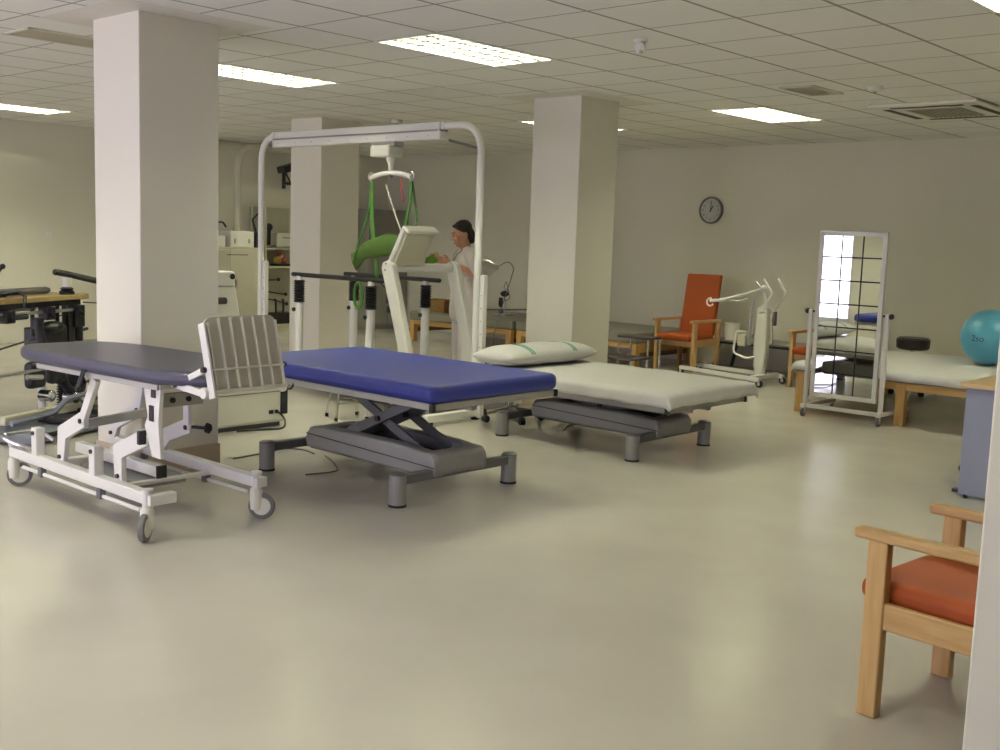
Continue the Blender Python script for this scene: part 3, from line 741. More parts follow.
q = MB(); q.obox(Mx @ Matrix.Translation((0, -.04, -.01)) @ Matrix.Diagonal((.33, .03, .32, 1))); build('back_cover', q, cream_plastic, cs, .01)
q = MB(); q.obox(Mx @ Matrix.Translation((0, .033, .03)) @ Matrix.Diagonal((.29, .004, .2, 1))); build('display', q, black_plastic, cs)
for u, va, vb in ((1.1, 4.12, 5.5), (1.8, 4.15, 5.54)):
    q = MB(); q.tube([(u, va, 1.133), (u, vb, 1.133)], .022, 12); q.sph((u, va, 1.133), .022, 10); q.sph((u, vb, 1.133), .022, 10); build('handrail', q, black_plastic, t)
    for y in (4.33, 5.4):
        q = MB(); q.cyl((u, y, .15), (u, y, .87), .042, seg=18); q.cyl((u, y, .87), (u, y, 1.12), .03); po = build('rail_post', q, white_metal, t)
        q = MB(); prof = []
        for k in range(9):
            z = .86 + k * .0245; prof += [(.04, z), (.06, z + .012)]
        prof.append((.04, .86 + 9 * .0245)); q.lathe(prof, (u, y, 0), seg=18); build('bellows', q, rubber, po)
        q = MB(); q.sph((u - .05, y + .02, .79), .022, 10); q.cyl((u - .02, y, .79), (u - .05, y + .02, .79), .008); build('lock_knob', q, black_plastic, po)
    q = MB(); q.bb(u - .03, u + .03, 4.05, 5.6, .15, .2); build('bar_base', q, white_metal, t, .005)
q = MB(); q.tube([(1.16, 4.3, 1.13), (1.2, 4.22, 1.05), (1.2, 4.2, .95)], .006, 6); q.cyl((1.2, 4.2, .93), (1.2, 4.2, 1.08), .022); q.cyl((1.2, 4.19, .84), (1.2, 4.19, .9), .022); build('handset', q, black_plastic, t)

# ------------------------------------------------------------------ physiotherapist
PB = V((2.26, 4.245, 0)); fd = V((-.88, .47, 0)).normalized(); ld = V((-fd.y, fd.x, 0)) * 1.0
# left hand side of the body is +ld (towards the camera)
def L_(f_, l_, z): return PB + fd * f_ + ld * l_ + V((0, 0, z))
skin = mat('skin', 'c29273', .5, 0, .05, 20)
tunic_m = mat('white_tunic_cloth', 'dad4cd', .85, 0, .04, 6, .3, 25)
hair_m = mat('dark_brown_hair', '1c1310', .75, 0, .2, 40, .5, 150)
t = thing('person', PB, 'woman in white short sleeved tunic standing at the treadmill holding green sling', 'person')
q = MB()
HC = L_(.05, 0, 1.585)
tilt = Quaternion(ld, math.radians(16))   # head bowed towards the hands
HK = 1.1
def hd(f_, l_, z): return HC + tilt @ (fd * f_ + ld * l_ + V((0, 0, z))) * HK
rotf = Matrix((fd, ld, V((0, 0, 1)))).transposed(); rh = tilt.to_matrix() @ rotf
q.sph(hd(-.012, 0, .03), (.093, .074, .088), 20, rh)        # skull
q.sph(hd(.035, 0, -.035), (.058, .056, .075), 18, rh)      # face
q.sph(hd(.055, 0, -.088), (.03, .034, .024), 12, rh)         # chin
q.cap(hd(.084, 0, .01), hd(.1, 0, -.028), .008, .0115, 10)  # nose
q.sph(hd(.082, 0, .022), (.014, .045, .012), 10, rh)           # brow
q.sph(hd(.082, 0, -.062), (.014, .024, .012), 10, rh)        # lips
for s_ in (-1, 1):
    q.sph(hd(-.01, .075 * s_, -.012), (.02, .01, .033), 10, rh)   # ears
    q.sph(hd(.062, .036 * s_, -.03), (.024, .022, .026), 10, rh)   # cheeks
q.cap(L_(.035, 0, 1.54), L_(-.005, 0, 1.40), .05, .058)
# trunk, pelvis, legs
q.sph(L_(0, 0, 1.27), (.115, .165, .17), 18, rotf); q.sph(L_(.0, 0, 1.08), (.105, .14, .15), 18, rotf); q.sph(L_(-.01, 0, .92), (.12, .165, .13), 18, rotf)
for s_ in (-1, 1):
    q.cap(L_(0, .155 * s_, 1.385), L_(0, .05 * s_, 1.40), .055, .06)
    q.cap(L_(0, .085 * s_, .9), L_(.015, .09 * s_, .48), .085, .055); q.cap(L_(.015, .09 * s_, .48), L_(-.02, .09 * s_, .09), .055, .036)
    q.cap(L_(-.02, .09 * s_, .055), L_(.14, .1 * s_, .035), .04, .03)
# arms: upper arm, forearm
EL, WL = L_(-.06, .235, 1.18), L_(.19, .1, 1.30); ER, WR = L_(.0, -.22, 1.19), L_(.25, -.05, 1.315)
q.cap(L_(0, .175, 1.385), EL, .05, .04); q.cap(EL, WL, .04, .026)
q.cap(L_(0, -.175, 1.385), ER, .05, .04); q.cap(ER, WR, .04, .026)
# hands: palm, four bent fingers of different lengths and a thumb, closing on the strap
def hand_(w, tgt, side, up):
    d = (tgt - w).normalized(); n = d.cross(V((0, 0, 1))).normalized() * side; u_ = n.cross(d).normalized() * side
    u_ = V((0, 0, 1)) - d * d.z; u_.normalize()
    pc = w + d * .05
    q.sph(pc, (.045, .018, .036), 12, Matrix((d, d.cross(u_), u_)).transposed())
    for k, ln in enumerate((.066, .074, .069, .054)):
        b0 = w + d * .085 + u_ * (.027 - .018 * k)
        b1 = b0 + d * ln * .45 + n * .008; b2 = b1 + (d * .35 + n * .8).normalized() * ln * .35; b3 = b2 + (n * .5 - d * .8).normalized() * ln * .3
        q.cap(b0, b1, .0095, .009, 8); q.cap(b1, b2, .009, .008, 8); q.cap(b2, b3, .008, .007, 8)
    a0 = w + d * .035 + u_ * .03; a1 = a0 + (d + u_ * .9).normalized() * .035; a2 = a1 + (d + n * .9).normalized() * .03
    q.cap(a0, a1, .011, .01, 8); q.cap(a1, a2, .01, .0085, 8)
hand_(WL, L_(.34, .02, 1.345), -1, 0); hand_(WR, L_(.36, .0, 1.36), 1, 0)
body = build('body', q, skin, t, remesh=.0055, smooth_it=4)
# face details
for s_ in (-1, 1):
    q = MB(); q.sph(hd(.078, .031 * s_, .004), (.010, .013, .009), 10, rh); e = build('eye', q, mat('eye_white', 'c9c0b4', .3), t)
    q = MB(); q.sph(hd(.0865, .031 * s_, .002), (.003, .006, .006), 8, rh); build('iris', q, black_plastic, e)
    q = MB(); q.tube([hd(.088, .016 * s_, .026), hd(.09, .03 * s_, .03), hd(.078, .048 * s_, .026)], .0025, 6); build('eyebrow', q, hair_m, t)
q = MB(); q.sph(hd(.0945, 0, -.062), (.004, .02, .0065), 10, rh); build('mouth', q, mat('lips', '8e4f44', .5), t)
# short dark hair, parted at the side, covering the back and top of the skull
q = MB(); q.sph(hd(-.022, 0, .05), (.095, .084, .08), 20, rh); q.sph(hd(-.07, 0, -.02), (.052, .07, .075), 16, rh); q.sph(hd(-.072, 0, -.075), (.035, .05, .04), 14, rh)
for s_ in (-1, 1):
    q.cap(hd(.04, .05 * s_, .078), hd(-.008, .072 * s_, .02), .02, .014, 10); q.cap(hd(-.045, .068 * s_, .02), hd(-.055, .06 * s_, -.05), .02, .018, 10)
build('hair', q, hair_m, t, remesh=.006, smooth_it=3)
q = MB()
q.sph(L_(0, 0, 1.27), (.135, .185, .18), 18, rotf); q.sph(L_(.0, 0, 1.08), (.13, .165, .17), 18, rotf); q.cap(L_(-.01, .04, .98), L_(-.01, .05, .82), .145, .155); q.cap(L_(-.01, -.04, .98), L_(-.01, -.05, .82), .145, .155)
for s_, E_ in ((1, EL), (-1, ER)):
    sh = L_(0, .165 * s_, 1.38); q.cap(sh, L_(0, .05 * s_, 1.405), .068, .062); q.cap(sh, sh + (E_ - sh) * .72, .07, .066)
tn = build('tunic', q, tunic_m, t, remesh=.011, smooth_it=5)
q = MB(); q.tube([L_(.06, .065, 1.43), L_(.115, .04, 1.38), L_(.14, .0, 1.28)], .008, 6); q.tube([L_(.06, -.065, 1.43), L_(.115, -.04, 1.38), L_(.14, .0, 1.28)], .008, 6); build('collar_edge', q, mat('collar_band', 'b5aea5', .85), tn)
q = MB()
for s_ in (-1, 1):
    q.cap(L_(0, .085 * s_, .92), L_(.012, .09 * s_, .5), .105, .085); q.cap(L_(.012, .09 * s_, .5), L_(-.015, .09 * s_, .09), .085, .078)
build('trousers', q, tunic_m, t, remesh=.012, smooth_it=4)
for s_ in (-1, 1):
    q = MB(); q.cap(L_(-.03, .09 * s_, .05), L_(.15, .1 * s_, .04), .048, .04); q.bb(0, 0, 0, 0, 0, 0); build('shoe', q, white_plastic, t, remesh=.008, smooth_it=2)
q = MB(); dW = (WL - EL).normalized(); q.tube([WL - dW * .03, WL - dW * .012], .031, 14); wt_ = build('watch_strap', q, black_plastic, t)
q = MB(); q.cyl(WL - dW * .021 + V((0, 0, .027)), WL - dW * .021 + V((0, 0, .036)), .015); build('watch_case', q, steel, wt_)
# the sling strap she holds
t = thing('sling_strap', L_(.36, 0, 1.3), 'bright green strap end gathered in the hands of the woman', 'strap')
q = MB(); a = L_(.345, .02, 1.36)
q.grid(lambda s, u: a + fd * (-.02 + .19 * s + .02 * math.sin(5 * u)) + ld * (.03 * math.sin(3 * s + 2 * u)) + V((0, 0, .035 - .10 * s - .085 * u)), 10, 6)
build('webbing', q, mat('bright_green_cloth', '5c8a24', .8, 0, .08, 12, .2, 120), t, solid=.01, smooth=180)
q = MB(); b_ = a + fd * .1 + V((0, 0, -.1)); q.box(b_, (.03, .03, .04), (.3, .4, 0)); build('buckle', q, black_plastic, t, .004)

# ------------------------------------------------------------------ orange armchairs
def armchair(loc, rz, lb, back_h=1.19, recl=.13, fw=.27, dp=.56, seat=.46):
    """local frame: +y is the front, origin midway between the front legs"""
    M = Matrix.Translation(loc) @ Matrix.Rotation(rz, 4, 'Z')
    t = thing('armchair', loc, lb, 'armchair', 'orange armchairs with beech frames')
    def P(n, q, m, par=None, **k): q.xf(M); return build(n, q, m, par or t, **k)
    for x in (-fw, fw):
        q = MB(); q.bb(x - .022, x + .022, -.065, .005, 0, .61); P('leg', q, beech, bevel=.006)
        q = MB(); q.prism([(-dp - .03, 0), (-dp + .03, 0), (-dp + .03, .4), (-dp, .61), (-dp - .055, .61), (-dp - .03, .35)], 'yz', x - .022, x + .022); P('leg', q, beech, bevel=.006)
        q = MB(); q.prism(rounded_poly(x - .032, x + .032, -dp - .05, .06, .02), 'xy', .605, .64); P('armrest', q, beech_h, bevel=.01, segs=3)
        q = MB(); q.bb(x - .014, x + .014, -dp, -.03, .31, .40); P('side_rail', q, beech_h, bevel=.005)
    q = MB(); q.bb(-fw, fw, -.06, -.03, .31, .39); P('front_rail', q, wood('beech_wood_across', 'b28e5a', 'c4a26f', .35, 0), bevel=.005)
    q = MB(); q.bb(-fw, fw, -dp - .01, -dp + .02, .31, .39); P('back_rail', q, MATS['beech_wood_across'], bevel=.005)
    q = MB(); q.bb(-fw + .028, fw - .028, -dp + .03, .055, seat - .1, seat); 
    for v_ in q.bm.verts:
        if v_.co.y > 0 and v_.co.z < seat - .05: v_.co.z += .02
    P('seat_cushion', q, orange, bevel=.035, segs=5)
    b0, b1 = -dp + .09, -dp + .09 - recl
    q = MB(); q.prism([(b0, seat - .03), (b0 - .08, seat - .03), (b1 - .075, back_h), (b1, back_h)], 'yz', -fw + .03, fw - .03); P('back_cushion', q, orange, bevel=.018, segs=3)
    return t
armchair((-1.815, -1.905, 0), -.09, 'orange seated beech armchair in the near right foreground', 1.15)
armchair((5.80, 4.07, 0), PI / 2, 'high backed orange armchair against the cream wall below the clock')
armchair((5.68, 2.17, 0), PI / 2, 'orange armchair half hidden behind the wheeled mirror', .95)

# ------------------------------------------------------------------ patient hoist
t = thing('patient_hoist', (5.6, 2.9, 0), 'small white wheeled patient hoist beside the orange high backed chair', 'patient hoist')
for x, xt in ((5.33, 5.63), (5.87, 6.03)):
    q = MB(); q.beam((x, 2.62, .085), (xt, 3.85, .085), .05, .045); lg = build('base_leg', q, white_metal, t, .008)
    for y, xx in ((2.62, x), (3.84, xt)):
        q = MB(); q.cyl((xx - .014, y, .04), (xx + .014, y, .04), .04, seg=16); ws = build('caster_wheel', q, rubber, t, .004)
        q = MB(); q.cyl((xx - .017, y, .04), (xx + .017, y, .04), .02, seg=12); q.bb(xx - .02, xx + .02, y - .012, y + .012, .04, .09); build('caster_fork', q, steel, ws)
q = MB(); q.beam((5.33, 2.7, .1), (5.87, 2.7, .1), .07, .05); build('cross_beam', q, white_metal, t, .008)
q = MB(); q.prism([(2.72, .09), (2.82, .09), (2.85, .4), (2.83, .86), (2.76, .9), (2.7, .86), (2.69, .42)], 'yz', 5.55, 5.65); build('mast', q, white_plastic, t, .02, 3)
q = MB(); q.tube(fillet([(5.6, 2.74, .86), (5.6, 2.77, 1.0), (5.6, 2.78, 1.09), (5.6, 3.05, 1.0), (5.6, 3.3, .93), (5.6, 3.47, .91)], .06, 4), .018, 10); q.sph((5.6, 2.78, 1.09), .04, 12); bm_ = build('boom', q, white_metal, t)
q = MB(); q.tube([(5.6, 2.98, .96), (5.6, 3.1, .93), (5.6, 3.22, .93), (5.6, 3.3, .95)], .012, 8); build('boom_strut', q, steel, bm_)
q = MB(); q.tube([(5.6, 3.47 + .045 * math.sin(a), .895 + .045 * math.cos(a)) for a in [k * PI / 7 - .3 for k in range(11)]], .011, 8); build('spreader_hook', q, mat('pink_white_plastic', 'e0c9c2', .4), bm_)
for x in (5.44, 5.76):
    q = MB(); q.tube(fillet([(x, 2.74, .82), (x, 2.6, 1.02), (x, 2.6, 1.06), (x, 2.7, 1.2)], .06, 4), .014, 8); build('push_handle', q, white_metal, t)
q = MB(); q.tube([(5.44, 2.73, .83), (5.76, 2.73, .83)], .014, 8); build('handle_bar', q, white_metal, t)
q = MB(); q.tube([(5.6, 2.88, 1.16), (5.6, 2.8, 1.08)], .008, 6); build('boom_lever', q, steel, t)
q = MB(); q.cyl((5.53, 2.89, .44), (5.53, 2.89, .78), .024); q.cyl((5.53, 2.89, .78), (5.57, 2.87, 1.03), .013); build('actuator', q, steel, t)
q = MB(); q.bb(5.57, 5.63, 2.61, 2.64, .68, .84); build('battery_box', q, dark_metal, t, .006)
q = MB(); q.tube(fillet([(5.55, 2.86, .58), (5.5, 3.04, .6), (5.5, 3.07, .34), (5.5, 2.9, .29), (5.55, 2.82, .31)], .05, 4), .013, 8); build('knee_support_frame', q, white_metal, t)
q = MB(); q.bb(5.49, 5.53, 2.92, 3.02, .42, .56); build('knee_pad', q, cream_plastic, t, .015, 3)
q = MB(); q.tube([(5.56, 2.63, .76), (5.55, 2.6, .5), (5.57, 2.66, .3), (5.58, 2.68, .12)], .006, 6); build('cable', q, dark_metal, t)

# low dark-legged table behind the hoist, with a bin
t = thing('low_table', (6.65, 3.4, 0), 'low grey topped table with black legs behind the patient hoist', 'table')
q = MB(); q.bb(6.42, 6.98, 2.3, 3.95, .365, .39); build('table_top', q, mat('grey_laminate', '8f8d80', .4), t, .005)
q = MB(); q.bb(6.45, 6.95, 2.33, 3.92, .335, .365); build('apron', q, black_plastic, t, .004)
for y in (2.45, 2.86, 3.86): 
    for x in (6.47, 6.92):
        q = MB(); q.beam((x, y + (.04 if y > 3.5 else 0), .01), (x, y - .03, .34), .045, .03); build('leg', q, black_plastic, t, .004)
t = thing('waste_bin', (6.5, 3.68, .39), 'white plastic bin standing on the low dark table', 'bin')
q = MB(); q.lathe([(.085, 0), (.098, .2), (.102, .2), (.102, .215), (.092, .215), (.08, .02), (0, .015)], (6.5, 3.68, .39), seg=24); build('bucket', q, white_plastic, t)
q = MB(); q.tube([(6.5 + .1 * math.cos(a), 3.68 + .1 * math.sin(a), .57 + .02 * math.sin(a)) for a in [k * PI / 8 for k in range(9)]], .004, 6); build('handle', q, steel, t)

# ------------------------------------------------------------------ wheeled mirror
MX = 3.87
t = thing('posture_mirror', (MX, .98, 0), 'tall white framed mirror with a black grid on a wheeled stand', 'mirror')
ya, yb, za, zb = .675, 1.27, .22, 1.70
q = MB()
for y in (ya, yb): q.bb(MX - .02, MX + .02, y - .02, y + .02, za - .02, zb + .02)
for z in (za, zb): q.bb(MX - .02, MX + .02, ya, yb, z - .02, z + .02)
fr_ = build('mirror_frame', q, white_metal, t, .004)
mm = bpy.data.materials.new('mirror_silver'); mm.use_nodes = True; mb_ = mm.node_tree.nodes['Principled BSDF']
mb_.inputs['Base Color'].default_value = (.86, .88, .85, 1); mb_.inputs['Metallic'].default_value = 1; mb_.inputs['Roughness'].default_value = .01
q = MB(); q.bb(MX - .012, MX + .01, ya + .018, yb - .018, za + .018, zb - .018); gl_ = build('mirror_glass', q, mm, t, smooth=0)
q = MB(); gw = .0065
for k in (1, 2): y = ya + (yb - ya) * k / 3; q.bb(MX - .0135, MX - .0115, y - gw, y + gw, za + .018, zb - .018)
for k in range(1, 7): z = za + (zb - za) * k / 7; q.bb(MX - .0136, MX - .0114, ya + .018, yb - .018, z - gw, z + gw)
tag(build('grid_lines', q, black_plastic, gl_, smooth=0), 'black grid lines')
for y in (.61, 1.335):
    q = MB(); q.bb(MX - .018, MX + .018, y - .018, y + .018, .1, 1.0); po = build('stand_post', q, white_metal, t, .004)
    q = MB(); sg = -1 if y < 1 else 1; q.cyl((MX, y - sg * .04, .985), (MX, y + sg * .02, .985), .01); q.sph((MX, y + sg * .035, .985), .026, 12); build('tilt_knob', q, black_plastic, po)
    q = MB(); q.bb(MX - .06, MX + .62, y - .02, y + .02, .085, .12); build('foot_bar', q, white_metal, t, .004)
    for x in (MX - .03, MX + .58):
        q = MB(); q.cyl((x, y - .012, .036), (x, y + .012, .036), .036, seg=16); cw = build('caster_wheel', q, grey_rubber, t, .004)
        q = MB()
        for s_ in (-1, 1): q.bb(x - .014, x + .014, y + s_ * .016 - .003, y + s_ * .016 + .003, .03, .085)
        build('caster_fork', q, steel, cw)
q = MB(); q.bb(MX - .018, MX + .018, .6, 1.34, .085, .12); build('cross_bar', q, white_metal, t, .004)

# ------------------------------------------------------------------ wooden plinths with white sheets, ball, stools
def plinth(x0, x1, y0, y1, z, lb, mattz, grp=None, mid=None):
    t = thing('treatment_plinth', ((x0 + x1) / 2, (y0 + y1) / 2, 0), lb, 'plinth', grp)
    for x in (x0 + .045, x1 - .045):
        for y in (y0 + .045, y1 - .045) + ((mid,) if mid else ()):
            q = MB(); q.bb(x - .042, x + .042, y - .042, y + .042, 0, z); build('leg', q, pine, t, .006)
    for y in (y0 + .03, y1 - .03):
        q = MB(); q.bb(x0 + .08, x1 - .08, y - .014, y + .014, z - .1, z); build('side_rail', q, wood('pine_wood_across', 'b98f50', 'cda868', .4, 0), t, .004)
    for x in (x0 + .03, x1 - .03):
        q = MB(); q.bb(x - .014, x + .014, y0 + .08, y1 - .08, z - .05, z); build('end_rail', q, pine_h, t, .004)
    for y in (y0 + .035, y1 - .035):
        q = MB(); q.bb(x0 + .1, x1 - .1, y - .015, y + .015, .14, .2); build('stretcher', q, wood('dark_pine', '6b5238', '7d6244', .5, 0), t, .004)
    q = MB(); q.bb(x0 + .005, x1 - .005, y0 + .005, y1 - .005, z, z + .02); build('top_board', q, pine_h, t, .004)
    q = MB(); q.prism(rounded_poly(x0 - .01, x1 + .01, y0 - .01, y1 + .01, .03), 'xy', z + .02, mattz); build('mattress', q, greyvinyl, t, .022, 4)
    return t
plinth(4.07, 6.1, -.58, 1.55, .37, 'wooden plinth under a white sheet right behind the wheeled mirror', .46, mid=.525)
drape('bed_sheet', 4.055, 6.12, -.595, 1.565, .472, .075, linen, 'white sheet on the wooden plinth beneath the blue ball', 'sheet', seed=11, wr=.008)
bc = V((5.45, .24, .492 + .27)); br = .27
t = thing('exercise_ball', (bc.x, bc.y, .47), 'large shiny blue exercise ball resting on the sheeted plinth', 'ball')
q = MB(); q.sph(bc, br, 48); build('ball_skin', q, mat('blue_ball_vinyl', '58a3bf', .28, 0, .03, 4, 0, 60), t, smooth=180)
q = MB()
for k in range(-4, 5):
    z = k * .055
    if abs(z) < br - .02: q.tube([(bc.x + math.sqrt(br * br - z * z) * math.cos(a), bc.y + math.sqrt(br * br - z * z) * math.sin(a), bc.z + z) for a in [j * PI / 24 for j in range(48)]], .0012, 4, True)
build('ridge', q, MATS['blue_ball_vinyl'], t)
# small dark mark on the side facing the room
q = MB(); vdir = (V((-5.57, -3.324, 1.56)) - bc).normalized(); sidev = V((0, 0, 1)).cross(vdir).normalized(); mdir = (vdir * .93 - sidev * .40 - V((0, 0, .08))).normalized()
up_ = (V((0, 0, 1)) - mdir * mdir.z).normalized(); rt_ = up_.cross(mdir)
Mt = Matrix((rt_, up_, mdir)).transposed().to_4x4(); Mt.translation = bc + mdir * br
text_bm(q, '2so', .085, Mt)
for v_ in q.bm.verts: v_.co = bc + (v_.co - bc).normalized() * (br + .0015)
tag(build('printed_mark', q, black_plastic, t, smooth=0), 'dark printed mark')

def star_stool(loc, lb, zs, seat_m, r=.17, base_m=black_plastic, pole_m=chrome, thick=.07, rot=0.2):
    x, y, _ = loc
    t = thing('rolling_stool', loc, lb, 'stool')
    q = MB(); q.lathe([(0, zs - thick), (r - .02, zs - thick), (r, zs - thick + .02), (r + .004, zs - .02), (r - .02, zs), (0, zs + .003)], (x, y, 0), seg=28); build('seat', q, seat_m, t)
    q = MB(); q.cyl((x, y, .1), (x, y, zs - thick), .02); q.cyl((x, y, .09), (x, y, .22), .028); build('gas_column', q, pole_m, t)
    q = MB(); q.cyl((x, y, .085), (x, y, .13), .04)
    for k in range(5):
        a = rot + 2 * PI * k / 5; q.beam((x, y, .105), (x + .27 * math.cos(a), y + .27 * math.sin(a), .08), .035, .028)
    build('star_base', q, base_m, t, .004)
    for k in range(5):
        a = rot + 2 * PI * k / 5; c = V((x + .27 * math.cos(a), y + .27 * math.sin(a), .03)); n = V((-math.sin(a), math.cos(a), 0))
        q = MB(); q.cyl(c - n * .022, c + n * .022, .03, seg=14); q.cyl(c + V((0, 0, .02)), c + V((0, 0, .07)), .01); build('caster', q, rubber, t)
star_stool((6.42, 1.36, 0), 'black round rolling stool behind the sheeted plinth', .62, mat('black_vinyl', '26241f', .4), .175, thick=.13)
star_stool((1.43, 2.86, 0), 'chrome rolling stool tucked between the two treatment tables', .38, greyvinyl, .15, mat('base_grey', '8d8c86', .35, .3), chrome, .06, .489)

# ------------------------------------------------------------------ desk at the right edge
t = thing('desk', (2.3, -1.7, 0), 'desk with blue grey side panel and light wooden top at the right edge', 'desk')
q = MB(); q.bb(1.555, 1.58, -2.3, -.905, .02, .715); build('side_panel', q, mat('blue_grey_laminate', '8488a0', .4, 0, .02), t, .003)
q = MB(); q.bb(2.95, 2.975, -2.3, -.905, .02, .715); build('side_panel', q, MATS['blue_grey_laminate'], t, .003)
q = MB(); q.bb(1.58, 2.95, -1.0, -.98, .25, .7); build('modesty_panel', q, MATS['blue_grey_laminate'], t, .003)
q = MB(); q.bb(1.52, 3.0, -2.35, -.87, .715, .745); build('desk_top', q, wood('light_wood_top', 'bfa274', 'ccb084', .4, 0), t, .005)
for y in (-.95, -2.2):
    q = MB(); q.cyl((1.567, y, 0), (1.567, y, .025), .014); q.cyl((2.962, y, 0), (2.962, y, .025), .014); build('levelling_foot', q, black_plastic, t)
q = MB(); q.tube([(1.7, -1.0, .3), (1.72, -.9, .22), (1.72, -.86, .08)], .014, 8); q.bb(1.69, 1.75, -.9, -.82, .0, .02); q.sph((1.72, -.87, .16), .03, 10); build('cable_guide', q, black_plastic, t)

# ------------------------------------------------------------------ long grey padded plinths by the wall
plinth(5.5, 6.8, 4.42, 6.4, .3, 'grey padded wooden plinth by the wall left of the orange high backed chair', .45)
plinth(5.5, 6.8, 6.5, 8.5, .3, 'grey padded wooden plinth by the wall behind the woman', .45)
t = thing('wooden_box', (5.75, 8.15, .45), 'small wooden box standing on the grey plinth behind the treadmill', 'box')
q = MB(); q.bb(5.6, 5.9, 7.88, 8.36, .45, .46); q.bb(5.6, 5.615, 7.88, 8.36, .46, .63); q.bb(5.885, 5.9, 7.88, 8.36, .46, .63); q.bb(5.6, 5.9, 7.88, 7.895, .46, .63); q.bb(5.6, 5.9, 8.345, 8.36, .46, .63)
build('crate', q, wood('brown_wood', '7d5a2c', '8e6a38', .5, 1), t, .002)
q = MB(); q.tube(fillet([(5.595, 8.05, .56), (5.57, 8.05, .56), (5.57, 8.2, .56), (5.595, 8.2, .56)], .01, 3), .006, 6); build('handle', q, dark_metal, t)
# step stool by the plinth end
t = thing('step_stool', (4.85, 4.15, 0), 'chrome two step stool with dark treads at the end of the grey plinth', 'step stool')
for x0, x1, y0, y1, z in ((4.72, 5.12, 3.92, 4.42, .2), (5.12, 5.42, 3.98, 4.45, .42)):
    q = MB(); q.prism(rounded_poly(x0, x1, y0, y1, .03), 'xy', z, z + .025); build('tread', q, mat('dark_tread', '3b3133', .6, 0, .1, 30), t, .006)
for x, y, z in ((4.75, 3.95, .2), (4.75, 4.39, .2), (5.14, 4.0, .42), (5.14, 4.42, .42), (5.39, 4.0, .42), (5.39, 4.42, .42)):
    q = MB(); q.cyl((x, y, .015), (x, y, z), .013, seg=10); l_ = build('leg', q, chrome, t)
    q = MB(); q.cyl((x, y, 0), (x, y, .03), .017, seg=10); build('rubber_foot', q, mat('white_rubber', 'c9c8c2', .6), l_)
# small chrome stool seen beneath the royal blue table
t = thing('low_stool', (.35, 3.75, 0), 'small chrome legged stool seen beneath the royal blue table', 'stool')
q = MB(); q.lathe([(0, .30), (.16, .30), (.17, .32), (.16, .345), (0, .35)], (.35, 3.75, 0), seg=24); build('seat', q, greyvinyl, t)
for k in range(4):
    a = .4 + k * PI / 2; q = MB(); q.cyl((.35 + .13 * math.cos(a), 3.75 + .13 * math.sin(a), .3), (.35 + .19 * math.cos(a), 3.75 + .19 * math.sin(a), .02), .011, seg=10); l_ = build('leg', q, chrome, t)
    q = MB(); q.cyl((.35 + .19 * math.cos(a), 3.75 + .19 * math.sin(a), 0), (.35 + .19 * math.cos(a), 3.75 + .19 * math.sin(a), .03), .015, seg=10); build('rubber_foot', q, rubber, l_)
q = MB(); q.tube([(.35 + .165 * math.cos(.4 + k * PI / 2), 3.75 + .165 * math.sin(.4 + k * PI / 2), .14) for k in range(4)], .007, 6, True); build('foot_ring', q, chrome, t)

# infrared lamp behind the woman, hand exerciser on the plinth
t = thing('infrared_lamp', (2.2, 3.8, 0), 'silver dome infrared lamp on a stand behind the gantry post', 'lamp')
lc = V((2.16, 3.85, 1.265)); ld_ = (fd * -1 + V((0, 0, -.35))); ax = V((.62, -.62, .22)).normalized()
q = MB(); q.lathe([(.105, .0), (.1, .03), (.075, .085), (.04, .12), (.03, .16), (0, .17)], lc - ax * .06, ax, 24); build('dome', q, steel, t)
px_, py_ = 2.13, 3.88
q = MB(); q.cyl((px_, py_, .05), (px_, py_, 1.30), .012); q.tube([(px_, py_, 1.29), (2.1, 3.89, 1.3), lc + V((-.02, 0, .06))], .009, 8); build('stand_pole', q, steel, t)
q = MB(); q.lathe([(.0, .06), (.05, .055), (.075, .03), (.08, 0), (0, 0)], (px_, py_, 0), seg=24); build('base', q, grey_metal, t)
q = MB(); q.tube(fillet([lc + ax * .11, lc + ax * .2 + V((0, 0, .03)), lc + ax * .26 + V((0, 0, -.05)), lc + ax * .12 + V((0, 0, -.5)), (px_ + .05, py_, .3)], .06, 4), .005, 6); build('cable', q, dark_metal, t)
t = thing('hand_exerciser', (6.0, 7.2, .45), 'black hand exerciser with looped cable on a thin steel pole above the grey plinth', 'exerciser')
q = MB(); q.cyl((6.2, 7.25, .45), (6.2, 7.25, .84), .013); q.bb(6.1, 6.3, 7.15, 7.35, .45, .47); build('stand_pole', q, steel, t)
q = MB(); q.sph((6.17, 7.23, .76), (.06, .07, .045), 12); q.sph((6.17, 7.3, .62), (.035, .035, .06), 12); q.cyl((6.17, 7.3, .7), (6.17, 7.3, .6), .03); build('hand_grip', q, black_plastic, t)
q = MB(); q.tube(fillet([(6.17, 7.25, .84), (6.16, 7.2, .95), (6.15, 7.14, .8), (6.15, 7.1, .7), (6.15, 7.2, .66), (6.17, 7.3, .66)], .04, 4), .006, 6); build('cable', q, dark_metal, t)
q = MB(); q.cyl((6.2, 7.64, .50), (6.2, 6.8, .56), .012); q.sph((6.2, 7.62, .50), .03, 10); q.bb(6.17, 6.23, 7.3, 7.34, .45, .53); build('lever_bar', q, dark_metal, t)

